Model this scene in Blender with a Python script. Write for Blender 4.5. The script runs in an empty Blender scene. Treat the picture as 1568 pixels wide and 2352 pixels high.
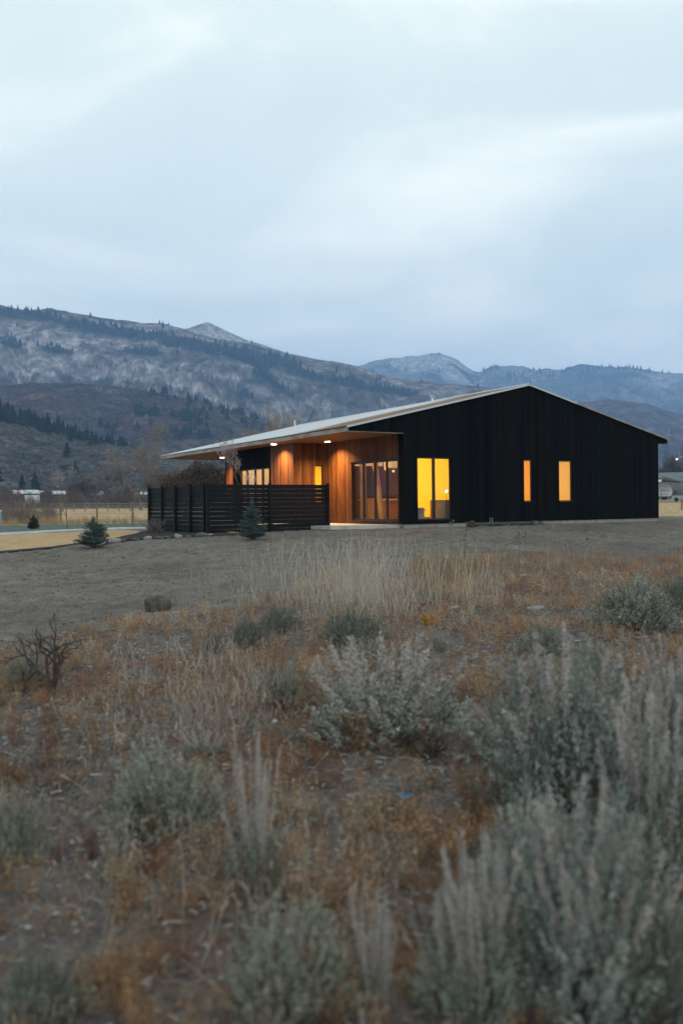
import bpy, math, random
import numpy as np
from mathutils import Matrix, Vector
scene = bpy.context.scene
COL = scene.collection
# ------------------------------------------------------------------ camera
CAM = np.array([-18.345, -26.329, 0.691])
FPX, PITCH, ROLL, YAW = 2030.0, -0.0069, -0.0114, 0.5378
_F = np.array([math.sin(YAW)*math.cos(PITCH), math.cos(YAW)*math.cos(PITCH), math.sin(PITCH)])
_R = np.array([math.cos(YAW), -math.sin(YAW), 0.0]); _U = np.cross(_R, _F)
R_ = _R*math.cos(ROLL) + _U*math.sin(ROLL); U_ = -_R*math.sin(ROLL) + _U*math.cos(ROLL)
cd = bpy.data.cameras.new('camera'); cam = bpy.data.objects.new('camera', cd); COL.objects.link(cam)
cam.matrix_world = Matrix(((R_[0], U_[0], -_F[0], CAM[0]), (R_[1], U_[1], -_F[1], CAM[1]), (R_[2], U_[2], -_F[2], CAM[2]), (0, 0, 0, 1)))
cd.sensor_fit = 'VERTICAL'; cd.sensor_height = 36; cd.lens = FPX/2352*36
cd.clip_start = 0.05; cd.clip_end = 40000
cd.dof.use_dof = True; cd.dof.focus_distance = 30; cd.dof.aperture_fstop = 1.5
scene.camera = cam
# ------------------------------------------------------------------ world, sun, exposure
world = bpy.data.worlds.new('World'); scene.world = world; world.use_nodes = True
SUN_EL, SUN_ROT = math.radians(9), math.radians(200)
def build_world():
    nt = world.node_tree; N = nt.nodes; L = nt.links; N.clear()
    out = N.new('ShaderNodeOutputWorld'); bg = N.new('ShaderNodeBackground'); bg.inputs['Strength'].default_value = 0.15
    sky = N.new('ShaderNodeTexSky'); sky.sky_type = 'NISHITA'; sky.sun_disc = False
    sky.sun_elevation = SUN_EL; sky.sun_rotation = SUN_ROT; sky.altitude = 1800; sky.dust_density = 1.5
    tc = N.new('ShaderNodeTexCoord'); mp = N.new('ShaderNodeMapping'); mp.inputs['Scale'].default_value = (1.0, 1.0, 3.2)
    mp.inputs['Location'].default_value = (3.3, 1.2, 0.6)
    L.new(tc.outputs['Generated'], mp.inputs['Vector'])
    n1 = N.new('ShaderNodeTexNoise'); n1.inputs['Scale'].default_value = 1.9; n1.inputs['Detail'].default_value = 7; n1.inputs['Roughness'].default_value = 0.5; n1.inputs['Distortion'].default_value = 0.5
    L.new(mp.outputs['Vector'], n1.inputs['Vector'])
    n2 = N.new('ShaderNodeTexNoise'); n2.inputs['Scale'].default_value = 1.3; n2.inputs['Detail'].default_value = 4
    L.new(mp.outputs['Vector'], n2.inputs['Vector'])
    r1 = N.new('ShaderNodeValToRGB'); e = r1.color_ramp.elements
    e[0].position = 0.30; e[0].color = (5.2, 5.9, 5.6, 1); e[1].position = 0.66; e[1].color = (8.7, 8.6, 7.5, 1)
    m = e = r1.color_ramp.elements.new(0.5); m.color = (6.2, 6.7, 6.1, 1)
    L.new(n1.outputs['Fac'], r1.inputs['Fac'])
    mx = N.new('ShaderNodeMix'); mx.data_type = 'RGBA'
    r2 = N.new('ShaderNodeMapRange'); r2.inputs['From Min'].default_value = 0.35; r2.inputs['From Max'].default_value = 0.7
    r2.inputs['To Min'].default_value = 0.02; r2.inputs['To Max'].default_value = 0.08
    L.new(n2.outputs['Fac'], r2.inputs['Value']); L.new(r2.outputs['Result'], mx.inputs[0])
    L.new(r1.outputs['Color'], mx.inputs[6]); L.new(sky.outputs['Color'], mx.inputs[7])
    L.new(mx.outputs[2], bg.inputs['Color']); L.new(bg.outputs['Background'], out.inputs['Surface'])
build_world()
sl = bpy.data.lights.new('sun', 'SUN'); sl.energy = 0.5; sl.angle = math.radians(40); sl.color = (1.0, 0.93, 0.86)
so = bpy.data.objects.new('sun', sl); COL.objects.link(so)
_az = math.radians(200)    # behind the camera, soft dusk light
_sd = Vector((math.sin(_az)*math.cos(SUN_EL+0.5), math.cos(_az)*math.cos(SUN_EL+0.5), math.sin(SUN_EL+0.5)))
so.rotation_euler = _sd.to_track_quat('Z', 'Y').to_euler()
vs = scene.view_settings; vs.view_transform = 'Standard'; vs.look = 'None'; vs.exposure = 0.36; vs.gamma = 1
scene.cycles.max_bounces = 6; scene.cycles.transparent_max_bounces = 12; scene.cycles.volume_bounces = 2
# ------------------------------------------------------------------ helpers
rng = np.random.default_rng(7); random.seed(7)
def ray(u, v):
    d = _F*FPX + R_*(u-784) - U_*(v-1176); return d/np.linalg.norm(d)
def proj(P):
    d = np.asarray(P, float)-CAM; z = d@_F
    return 784+FPX*(d@R_)/z, 1176-FPX*(d@U_)/z, z
_perm = np.random.default_rng(3).permutation(512).astype(np.int64); _perm = np.concatenate([_perm, _perm, _perm])
_gr = np.random.default_rng(4).normal(size=(512, 3)); _gr /= np.linalg.norm(_gr, axis=1)[:, None]
def pnoise(x, y, z=0.0):
    x, y, z = np.broadcast_arrays(np.asarray(x, float), np.asarray(y, float), np.asarray(z, float))
    xi, yi, zi = np.floor(x).astype(int), np.floor(y).astype(int), np.floor(z).astype(int)
    xf, yf, zf = x-xi, y-yi, z-zi
    f = lambda t: t*t*t*(t*(t*6-15)+10)
    u, v, w = f(xf), f(yf), f(zf)
    def g(i, j, k):
        h = _perm[(_perm[(_perm[(xi+i) & 511]+yi+j) & 511]+zi+k) & 511]
        q = _gr[h]; return q[..., 0]*(xf-i)+q[..., 1]*(yf-j)+q[..., 2]*(zf-k)
    l = lambda a, b, t: a+t*(b-a)
    return l(l(l(g(0,0,0), g(1,0,0), u), l(g(0,1,0), g(1,1,0), u), v), l(l(g(0,0,1), g(1,0,1), u), l(g(0,1,1), g(1,1,1), u), v), w)*1.6
def fbm(x, y, z=0.0, o=4, r=0.5):
    s, a = 0, 1.0
    for k in range(o):
        s = s+a*pnoise(np.asarray(x)*2**k+k*17.3, np.asarray(y)*2**k+k*7.1, np.asarray(z)*2**k); a *= r
    return s
def ridged(x, y, z=0.0, o=4):
    s, a = 0, 1.0
    for k in range(o):
        s = s+a*(1-2*np.abs(pnoise(np.asarray(x)*2**k+k*11.3, np.asarray(y)*2**k+k*5.1, z))); a *= 0.5
    return s/1.6
def sstep(a, b, x):
    t = np.clip((np.asarray(x, float)-a)/(b-a), 0, 1); return t*t*(3-2*t)
def link(o, parent=None):
    COL.objects.link(o)
    if parent is not None: o.parent = parent
    return o
def tag(o, label=None, cat=None, group=None, kind=None):
    if label: o['label'] = label
    if cat: o['category'] = cat
    if group: o['group'] = group
    if kind: o['kind'] = kind
    return o
def thing(name, label, cat, loc=(0, 0, 0), rz=0, group=None):
    o = bpy.data.objects.new(name, None); o.empty_display_size = 0.2; link(o); o.location = loc; o.rotation_euler = (0, 0, rz)
    return tag(o, label, cat, group)
def npmesh(name, V, faces, mat=None, col=None, smooth=False):
    """faces: (n,3)/(n,4) array or list of such arrays"""
    me = bpy.data.meshes.new(name)
    V = np.ascontiguousarray(V, dtype=np.float32)
    if not isinstance(faces, list): faces = [faces]
    faces = [np.asarray(f, dtype=np.int32) for f in faces if len(f)]
    sizes = np.concatenate([np.full(len(f), f.shape[1], np.int32) for f in faces])
    loops = np.concatenate([f.ravel() for f in faces])
    me.vertices.add(len(V)); me.vertices.foreach_set('co', V.ravel())
    me.loops.add(len(loops)); me.loops.foreach_set('vertex_index', loops)
    me.polygons.add(len(sizes)); st = np.zeros(len(sizes), np.int32); st[1:] = np.cumsum(sizes)[:-1]
    me.polygons.foreach_set('loop_start', st)
    me.polygons.foreach_set('use_smooth', np.full(len(sizes), bool(smooth)))
    me.update(calc_edges=True)
    if col is not None:
        a = me.color_attributes.new('col', 'FLOAT_COLOR', 'POINT')
        c = np.ones((len(V), 4), np.float32); c[:, :3] = col; a.data.foreach_set('color', c.ravel())
    if mat: me.materials.append(mat)
    return me
def mobj(name, me, parent=None): return link(bpy.data.objects.new(name, me), parent)
class MB:
    def __init__(s): s.V = []; s.F = {3: [], 4: []}; s.n = 0
    def add(s, V, F):
        V = np.asarray(V, float); F = np.asarray(F, int)
        s.V.append(V); s.F[F.shape[1]].append(F+s.n); s.n += len(V); return s
    def box(s, a, b):
        x0, y0, z0 = np.minimum(a, b); x1, y1, z1 = np.maximum(a, b)
        V = [(x0,y0,z0),(x1,y0,z0),(x1,y1,z0),(x0,y1,z0),(x0,y0,z1),(x1,y0,z1),(x1,y1,z1),(x0,y1,z1)]
        return s.add(V, [(0,3,2,1),(4,5,6,7),(0,1,5,4),(1,2,6,5),(2,3,7,6),(3,0,4,7)])
    def obox(s, p, q, w, h, up=(0, 0, 1)):
        """bar from p to q, cross-section w (sideways) x h (up)"""
        p = np.array(p, float); q = np.array(q, float); d = q-p; d /= np.linalg.norm(d)
        up = np.array(up, float); sd = np.cross(d, up); sd /= np.linalg.norm(sd); u = np.cross(sd, d)
        V = [e+sd*i*w/2+u*j*h/2 for e in (p, q) for i, j in ((-1,-1),(1,-1),(1,1),(-1,1))]
        return s.add(V, [(0,1,2,3),(7,6,5,4),(0,4,5,1),(1,5,6,2),(2,6,7,3),(3,7,4,0)])
    def tube(s, pts, rad, n=6):
        pts = np.asarray(pts, float); rad = np.broadcast_to(rad, (len(pts),)); k = len(pts)
        T = np.gradient(pts, axis=0); T /= np.linalg.norm(T, axis=1)[:, None]+1e-9
        ref = np.array([0.31, 0.17, 0.93]) if abs(T[0, 2]) < 0.8 else np.array([0.93, 0.31, 0.1])
        a = np.cross(T, ref); a /= np.linalg.norm(a, axis=1)[:, None]; b = np.cross(T, a)
        th = np.arange(n)*2*math.pi/n
        V = pts[:, None]+rad[:, None, None]*(a[:, None]*np.cos(th)[None, :, None]+b[:, None]*np.sin(th)[None, :, None])
        V = V.reshape(-1, 3); i = np.arange(k-1)[:, None]*n; j = np.arange(n)[None]; j2 = (j+1) % n
        F = np.stack([i+j, i+j2, i+n+j2, i+n+j], -1).reshape(-1, 4)
        s.add(V, F)
        c = np.array([pts[0], pts[-1]]); m = s.n; s.V.append(c); s.n += 2
        b0 = m-k*n; jj = np.arange(n); s.F[3].append(np.stack([np.full(n, m), b0+(jj+1) % n, b0+jj], -1))
        e0 = m-n; s.F[3].append(np.stack([np.full(n, m+1), e0+jj, e0+(jj+1) % n], -1)); return s
    def prism(s, poly, axis, a, b):
        """extrude a convex polygon (2d points) along axis 0/1/2 from a to b"""
        n = len(poly); V = []
        for c in (a, b):
            for p in poly: q = list(p); q.insert(axis, c); V.append(q)
        s.add(V, [(i, (i+1) % n, n+(i+1) % n, n+i) for i in range(n)])
        c0 = np.mean(np.array(V[:n]), 0); c1 = np.mean(np.array(V[n:]), 0); m = s.n; s.V.append(np.array([c0, c1])); s.n += 2
        b0 = m-2*n; jj = np.arange(n)
        s.F[3].append(np.stack([np.full(n, m), b0+(jj+1) % n, b0+jj], -1)); s.F[3].append(np.stack([np.full(n, m+1), b0+n+jj, b0+n+(jj+1) % n], -1)); return s
    def sphere(s, c, r, n=12, m=8):
        r = np.broadcast_to(np.asarray(r, float), (3,)); V = []
        for i in range(m+1):
            ph = math.pi*i/m
            for j in range(n): th = 2*math.pi*j/n; V.append((c[0]+r[0]*math.sin(ph)*math.cos(th), c[1]+r[1]*math.sin(ph)*math.sin(th), c[2]+r[2]*math.cos(ph)))
        return s.add(V, [(i*n+j, (i+1)*n+j, (i+1)*n+(j+1) % n, i*n+(j+1) % n) for i in range(m) for j in range(n)])
    def mesh(s, name, mat, smooth=False, col=None):
        V = np.concatenate(s.V); fs = [np.concatenate(s.F[k]) for k in (3, 4) if s.F[k]]
        return npmesh(name, V, fs, mat, col, smooth)
    def build(s, name, mat, parent=None, smooth=False, col=None): return mobj(name, s.mesh(name, mat, smooth, col), parent)
# ------------------------------------------------------------------ materials
def nmat(name, base=(0.5, 0.5, 0.5), rough=0.8, metal=0.0, emit=None, estr=0.0, spec=0.5):
    m = bpy.data.materials.new(name); m.use_nodes = True; b = m.node_tree.nodes['Principled BSDF']
    b.inputs['Base Color'].default_value = (*base, 1); b.inputs['Roughness'].default_value = rough; b.inputs['Metallic'].default_value = metal
    b.inputs['Specular IOR Level'].default_value = spec
    if emit: b.inputs['Emission Color'].default_value = (*emit, 1); b.inputs['Emission Strength'].default_value = estr
    return m
def noisy(name, c0, c1, scale=5, rough=0.85, detail=6, bump=0.0, bscale=None, stretch=(1, 1, 1), spec=0.3, metal=0.0, lo=0.35, hi=0.65, bdist=0.02):
    m = nmat(name, c0, rough, metal, spec=spec); nt = m.node_tree; N = nt.nodes; L = nt.links; b = N['Principled BSDF']
    tc = N.new('ShaderNodeTexCoord'); mp = N.new('ShaderNodeMapping'); mp.inputs['Scale'].default_value = stretch
    L.new(tc.outputs['Object'], mp.inputs['Vector'])
    n = N.new('ShaderNodeTexNoise'); n.inputs['Scale'].default_value = scale; n.inputs['Detail'].default_value = detail; L.new(mp.outputs[0], n.inputs['Vector'])
    r = N.new('ShaderNodeValToRGB'); r.color_ramp.elements[0].position = lo; r.color_ramp.elements[1].position = hi
    r.color_ramp.elements[0].color = (*c0, 1); r.color_ramp.elements[1].color = (*c1, 1)
    L.new(n.outputs['Fac'], r.inputs['Fac']); L.new(r.outputs['Color'], b.inputs['Base Color'])
    if bump:
        n2 = N.new('ShaderNodeTexNoise'); n2.inputs['Scale'].default_value = bscale or scale*3; n2.inputs['Detail'].default_value = 8; L.new(mp.outputs[0], n2.inputs['Vector'])
        bp = N.new('ShaderNodeBump'); bp.inputs['Strength'].default_value = bump; bp.inputs['Distance'].default_value = bdist
        L.new(n2.outputs['Fac'], bp.inputs['Height']); L.new(bp.outputs[0], b.inputs['Normal'])
    return m
def vmat(name, rough=0.9, spec=0.15, nscale=0.0, namt=0.3, bump=0.0, bscale=1.0, bdist=1.0, trans=0.0):
    """colour from the mesh's own 'col' attribute, with optional noise"""
    m = nmat(name, rough=rough, spec=spec); nt = m.node_tree; N = nt.nodes; L = nt.links; b = N['Principled BSDF']
    a = N.new('ShaderNodeVertexColor'); a.layer_name = 'col'; src = a.outputs['Color']
    tc = N.new('ShaderNodeTexCoord')
    if nscale:
        n = N.new('ShaderNodeTexNoise'); n.inputs['Scale'].default_value = nscale; n.inputs['Detail'].default_value = 8; n.inputs['Roughness'].default_value = 0.62
        L.new(tc.outputs['Object'], n.inputs['Vector'])
        mr = N.new('ShaderNodeMapRange'); mr.inputs['From Min'].default_value = 0.3; mr.inputs['From Max'].default_value = 0.7
        mr.inputs['To Min'].default_value = 1-namt; mr.inputs['To Max'].default_value = 1+namt; L.new(n.outputs['Fac'], mr.inputs['Value'])
        mx = N.new('ShaderNodeMix'); mx.data_type = 'RGBA'; mx.blend_type = 'MULTIPLY'; mx.inputs[0].default_value = 1
        L.new(src, mx.inputs[6]); L.new(mr.outputs[0], mx.inputs[7]); src = mx.outputs[2]
    L.new(src, b.inputs['Base Color'])
    if bump:
        n2 = N.new('ShaderNodeTexNoise'); n2.inputs['Scale'].default_value = bscale; n2.inputs['Detail'].default_value = 9; n2.inputs['Roughness'].default_value = 0.6; L.new(tc.outputs['Object'], n2.inputs['Vector'])
        bp = N.new('ShaderNodeBump'); bp.inputs['Strength'].default_value = bump; bp.inputs['Distance'].default_value = bdist
        L.new(n2.outputs['Fac'], bp.inputs['Height']); L.new(bp.outputs[0], b.inputs['Normal'])
    return m
def boards(name, cols, width, axis='x', rough=0.7, spec=0.3, grain=0.35, knots=0.0):
    """vertical boards: a colour of its own for each board, grain and grooves"""
    m = nmat(name, cols[0], rough, spec=spec); nt = m.node_tree; N = nt.nodes; L = nt.links; b = N['Principled BSDF']
    tc = N.new('ShaderNodeTexCoord'); sp = N.new('ShaderNodeSeparateXYZ'); L.new(tc.outputs['Object'], sp.inputs[0])
    if axis == 'xy': ad = N.new('ShaderNodeMath'); ad.operation = 'ADD'; L.new(sp.outputs['X'], ad.inputs[0]); L.new(sp.outputs['Y'], ad.inputs[1]); src = ad.outputs[0]
    elif axis == 'z': src = sp.outputs['Z']
    else: src = sp.outputs[axis.upper()]
    dv = N.new('ShaderNodeMath'); dv.operation = 'DIVIDE'; dv.inputs[1].default_value = width; L.new(src, dv.inputs[0])
    fl = N.new('ShaderNodeMath'); fl.operation = 'FLOOR'; L.new(dv.outputs[0], fl.inputs[0])
    wn = N.new('ShaderNodeTexWhiteNoise'); wn.noise_dimensions = '1D'; L.new(fl.outputs[0], wn.inputs['W'])
    cr = N.new('ShaderNodeValToRGB'); E = cr.color_ramp.elements
    E[0].color = (*cols[0], 1); E[1].color = (*cols[-1], 1)
    for i, c in enumerate(cols[1:-1]): q = E.new((i+1)/(len(cols)-1)); q.color = (*c, 1)
    L.new(wn.outputs['Value'], cr.inputs['Fac'])
    # grain stretched along the board
    mp = N.new('ShaderNodeMapping'); mp.inputs['Scale'].default_value = (30, 30, 1.2) if axis != 'z' else (1.2, 1.2, 30); L.new(tc.outputs['Object'], mp.inputs['Vector'])
    va = N.new('ShaderNodeVectorMath'); va.operation = 'ADD'; L.new(mp.outputs[0], va.inputs[0]); cx = N.new('ShaderNodeCombineXYZ'); ml = N.new('ShaderNodeMath'); ml.operation = 'MULTIPLY'; ml.inputs[1].default_value = 13.7
    L.new(fl.outputs[0], ml.inputs[0]); L.new(ml.outputs[0], cx.inputs['Z' if axis != 'z' else 'X']); L.new(cx.outputs[0], va.inputs[1])
    g = N.new('ShaderNodeTexNoise'); g.inputs['Scale'].default_value = 1.0; g.inputs['Detail'].default_value = 5; L.new(va.outputs[0], g.inputs['Vector'])
    mr = N.new('ShaderNodeMapRange'); mr.inputs['From Min'].default_value = 0.3; mr.inputs['From Max'].default_value = 0.7; mr.inputs['To Min'].default_value = 1-grain; mr.inputs['To Max'].default_value = 1+grain; L.new(g.outputs['Fac'], mr.inputs['Value'])
    mx = N.new('ShaderNodeMix'); mx.data_type = 'RGBA'; mx.blend_type = 'MULTIPLY'; mx.inputs[0].default_value = 1; L.new(cr.outputs['Color'], mx.inputs[6]); L.new(mr.outputs[0], mx.inputs[7])
    L.new(mx.outputs[2], b.inputs['Base Color'])
    fr = N.new('ShaderNodeMath'); fr.operation = 'FRACT'; L.new(dv.outputs[0], fr.inputs[0])
    pp = N.new('ShaderNodeMath'); pp.operation = 'PINGPONG'; pp.inputs[1].default_value = 0.5; L.new(fr.outputs[0], pp.inputs[0])
    gm = N.new('ShaderNodeMapRange'); gm.inputs['From Max'].default_value = 0.07; L.new(pp.outputs[0], gm.inputs['Value'])
    ad2 = N.new('ShaderNodeMath'); ad2.operation = 'MULTIPLY_ADD'; ad2.inputs[1].default_value = 0.15; L.new(g.outputs['Fac'], ad2.inputs[0]); L.new(gm.outputs[0], ad2.inputs[2])
    bp = N.new('ShaderNodeBump'); bp.inputs['Strength'].default_value = 0.8; bp.inputs['Distance'].default_value = 0.008; L.new(ad2.outputs[0], bp.inputs['Height']); L.new(bp.outputs[0], b.inputs['Normal'])
    return m
M = {}
M['char'] = boards('charred_cladding', [(0.0026, 0.0036, 0.0048), (0.0040, 0.0056, 0.0078), (0.0013, 0.0018, 0.0024), (0.0046, 0.0064, 0.0088), (0.0078, 0.0050, 0.0048), (0.0022, 0.0031, 0.0042), (0.0042, 0.0058, 0.0080), (0.0058, 0.0042, 0.0044)], 0.145, 'xy', rough=0.8, spec=0.06)
M['cedar'] = boards('cedar_cladding', [(0.085, 0.026, 0.007), (0.12, 0.041, 0.011), (0.055, 0.017, 0.005), (0.155, 0.057, 0.016), (0.08, 0.025, 0.007), (0.04, 0.013, 0.004)], 0.11, 'xy', rough=0.55, spec=0.2, grain=0.65)
M['soffit'] = boards('soffit_boards', [(0.17, 0.075, 0.032), (0.14, 0.06, 0.026), (0.19, 0.085, 0.036)], 0.12, 'x', rough=0.6)
M['fence'] = noisy('fence_stain', (0.003, 0.0043, 0.0056), (0.0055, 0.0075, 0.0095), 5, 0.7, stretch=(.3, .3, 4), spec=.2)
M['frame'] = nmat('dark_window_frame', (0.012, 0.011, 0.011), 0.4, spec=0.4)
M['concrete'] = noisy('concrete', (0.33, 0.32, 0.30), (0.46, 0.45, 0.43), 3, 0.9, bump=0.2)
M['found'] = noisy('foundation_concrete', (0.20, 0.19, 0.18), (0.30, 0.29, 0.275), 3, 0.9, bump=0.2)
M['fascia'] = noisy('weathered_fascia', (0.25, 0.19, 0.155), (0.40, 0.36, 0.33), 2.2, 0.75, bump=0.2, stretch=(1, 0.5, 2))
M['trim'] = nmat('pale_metal_trim', (0.50, 0.54, 0.57), 0.45, 0.3)
M['black'] = nmat('black_metal', (0.01, 0.011, 0.012), 0.5)
M['white'] = nmat('white_paint', (0.78, 0.80, 0.82), 0.5)
M['plaster'] = nmat('white_plaster', (0.80, 0.78, 0.72), 0.9)
def glass_mat():
    m = bpy.data.materials.new('window_glass'); m.use_nodes = True; nt = m.node_tree; N = nt.nodes; N.clear()
    o = N.new('ShaderNodeOutputMaterial'); t = N.new('ShaderNodeBsdfTransparent'); t.inputs[0].default_value = (0.93, 0.94, 0.93, 1)
    g = N.new('ShaderNodeBsdfGlossy'); g.inputs['Roughness'].default_value = 0.02; lw = N.new('ShaderNodeLayerWeight'); lw.inputs['Blend'].default_value = 0.5
    pw = N.new('ShaderNodeMath'); pw.operation = 'POWER'; pw.inputs[1].default_value = 4.5; nt.links.new(lw.outputs['Facing'], pw.inputs[0])
    f = N.new('ShaderNodeMath'); f.operation = 'MULTIPLY_ADD'; f.inputs[1].default_value = 0.4; f.inputs[2].default_value = 0.015; nt.links.new(pw.outputs[0], f.inputs[0])
    mx = N.new('ShaderNodeMixShader'); nt.links.new(f.outputs[0], mx.inputs[0]); nt.links.new(t.outputs[0], mx.inputs[1]); nt.links.new(g.outputs[0], mx.inputs[2]); nt.links.new(mx.outputs[0], o.inputs[0]); return m
M['glass'] = glass_mat()
def roof_mat():
    m = nmat('corrugated_steel', (0.35, 0.37, 0.39), 0.42, 0.75); nt = m.node_tree; N = nt.nodes; L = nt.links; b = N['Principled BSDF']
    tc = N.new('ShaderNodeTexCoord'); sp = N.new('ShaderNodeSeparateXYZ'); L.new(tc.outputs['Object'], sp.inputs[0])
    mp = N.new('ShaderNodeMapping'); mp.inputs['Scale'].default_value = (0.5, 1.6, 0.5); L.new(tc.outputs['Object'], mp.inputs[0])
    n = N.new('ShaderNodeTexNoise'); n.inputs['Scale'].default_value = 1.3; n.inputs['Detail'].default_value = 7; L.new(mp.outputs[0], n.inputs['Vector'])
    # rust runs along the gable end sheets
    k = N.new('ShaderNodeMapRange'); k.inputs['From Min'].default_value = 0.4; k.inputs['From Max'].default_value = 6.5; k.inputs['To Min'].default_value = 0.6; k.inputs['To Max'].default_value = -0.12; L.new(sp.outputs['Y'], k.inputs['Value'])
    a = N.new('ShaderNodeMath'); a.operation = 'ADD'; L.new(n.outputs['Fac'], a.inputs[0]); L.new(k.outputs[0], a.inputs[1])
    r = N.new('ShaderNodeMapRange'); r.inputs['From Min'].default_value = 0.55; r.inputs['From Max'].default_value = 0.8; L.new(a.outputs[0], r.inputs['Value'])
    mx = N.new('ShaderNodeMix'); mx.data_type = 'RGBA'; mx.inputs[6].default_value = (0.50, 0.53, 0.56, 1); mx.inputs[7].default_value = (0.20, 0.115, 0.075, 1)
    L.new(r.outputs[0], mx.inputs[0]); L.new(mx.outputs[2], b.inputs['Base Color'])
    r2 = N.new('ShaderNodeMapRange'); r2.inputs['To Min'].default_value = 0.7; r2.inputs['To Max'].default_value = 0.1; L.new(r.outputs[0], r2.inputs['Value']); L.new(r2.outputs[0], b.inputs['Metallic'])
    r3 = N.new('ShaderNodeMapRange'); r3.inputs['To Min'].default_value = 0.38; r3.inputs['To Max'].default_value = 0.8; L.new(r.outputs[0], r3.inputs['Value']); L.new(r3.outputs[0], b.inputs['Roughness'])
    return m
M['roof'] = roof_mat()
M['veg'] = vmat('dry_plant', 0.9, 0.1)
M['bark'] = noisy('grey_bark', (0.10, 0.085, 0.075), (0.19, 0.17, 0.155), 12, 0.95, bump=0.4)
M['darkbark'] = noisy('dark_bark', (0.035, 0.028, 0.026), (0.08, 0.065, 0.06), 14, 0.95, bump=0.4)
M['rock'] = noisy('field_rock', (0.05, 0.045, 0.042), (0.13, 0.12, 0.11), 6, 0.9, bump=0.6, bdist=0.03)
M['palerock'] = noisy('pale_rock', (0.15, 0.135, 0.125), (0.30, 0.28, 0.265), 8, 0.9, bump=0.5)
M['post'] = noisy('post_wood', (0.16, 0.11, 0.06), (0.27, 0.19, 0.11), 6, 0.85, stretch=(1, 1, 0.2))
M['greywood'] = noisy('grey_weathered_wood', (0.13, 0.12, 0.115), (0.24, 0.225, 0.215), 6, 0.9)
# ------------------------------------------------------------------ ground height
def gh(x, y):
    x = np.asarray(x, float); y = np.asarray(y, float)
    base = np.interp(y, [-60, -20, -13, -7, -2, 0, 8, 30], [-1.0, -0.93, -0.86, -0.6, -0.2, -0.10, -0.10, -0.45])
    side = np.interp(x, [-30, -14, -7, -3, 1, 60, 90], [-0.36, -0.34, -0.16, -0.07, 0, 0, -0.1])*np.interp(y, [-14, -3, 12, 35], [0.0, 1.0, 1.0, 0.1])
    d = np.hypot(x-CAM[0], y-CAM[1])
    rise = np.maximum(0, d-62)*0.0125*np.minimum(1, d/200)+0.0
    z = base+side+np.minimum(rise, 26)
    inside = sstep(0.0, 1.0, 1-np.clip(np.maximum(np.abs(x-6.8)-7.5, np.abs(y-9)-9.6), 0, 1))
    lump = 0.05*fbm(x*0.35, y*0.35, 0, 3)+0.018*fbm(x*1.6, y*1.6, 4, 3)
    scr = scrub(x, y)
    z = z+lump*(0.35+0.9*scr)*(1-inside)+0.03*scr*fbm(x*3, y*3, 9, 2)
    return np.where(inside > 0.5, np.minimum(z, -0.14), z)
_edge_u = [-2000, -400, 0, 100, 270, 450, 560, 650, 700, 760, 930, 960, 1150, 1400, 1568, 2000, 4000]
_edge_v = [1530, 1500, 1490, 1470, 1440, 1415, 1400, 1372, 1345, 1325, 1325, 1297, 1290, 1276, 1270, 1262, 1255]
def _edge_pts():
    P = []
    for u, v in zip(_edge_u, _edge_v):
        r = ray(u, v); P.append(CAM+r*((-0.85-CAM[2])/r[2]))
    return np.array(P)
_EP = _edge_pts(); _EA = np.arctan2(_EP[:, 0]-CAM[0], _EP[:, 1]-CAM[1]); _ED = np.hypot(_EP[:, 0]-CAM[0], _EP[:, 1]-CAM[1])
def scrub(x, y):
    """1 where the dry scrub grows, 0 on the graded dirt"""
    a = np.arctan2(x-CAM[0], y-CAM[1]); d = np.hypot(x-CAM[0], y-CAM[1])
    e = np.interp(a, _EA, _ED)+0.5*pnoise(np.asarray(x)*0.9, np.asarray(y)*0.9, 5)
    return 1-sstep(-0.35, 0.35, d-e)
def gpt(u, v):
    """point of the ground seen in direction (u, v)"""
    r = ray(u, v); t = np.concatenate([np.geomspace(1.5, 900, 1500)]); P = CAM+r*t[:, None]
    h = gh(P[:, 0], P[:, 1]); k = np.argmax(P[:, 2] < h)
    if P[k, 2] >= h[k]: k = len(t)-1
    p = P[k].copy(); p[2] = h[k]; return p
def gat(u, depth, dz=0.0):
    """ground point in column u at a given depth"""
    r = ray(u, 1160); p = CAM+r*depth/(r@_F); return np.array([p[0], p[1], float(gh(p[0], p[1]))+dz])
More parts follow.
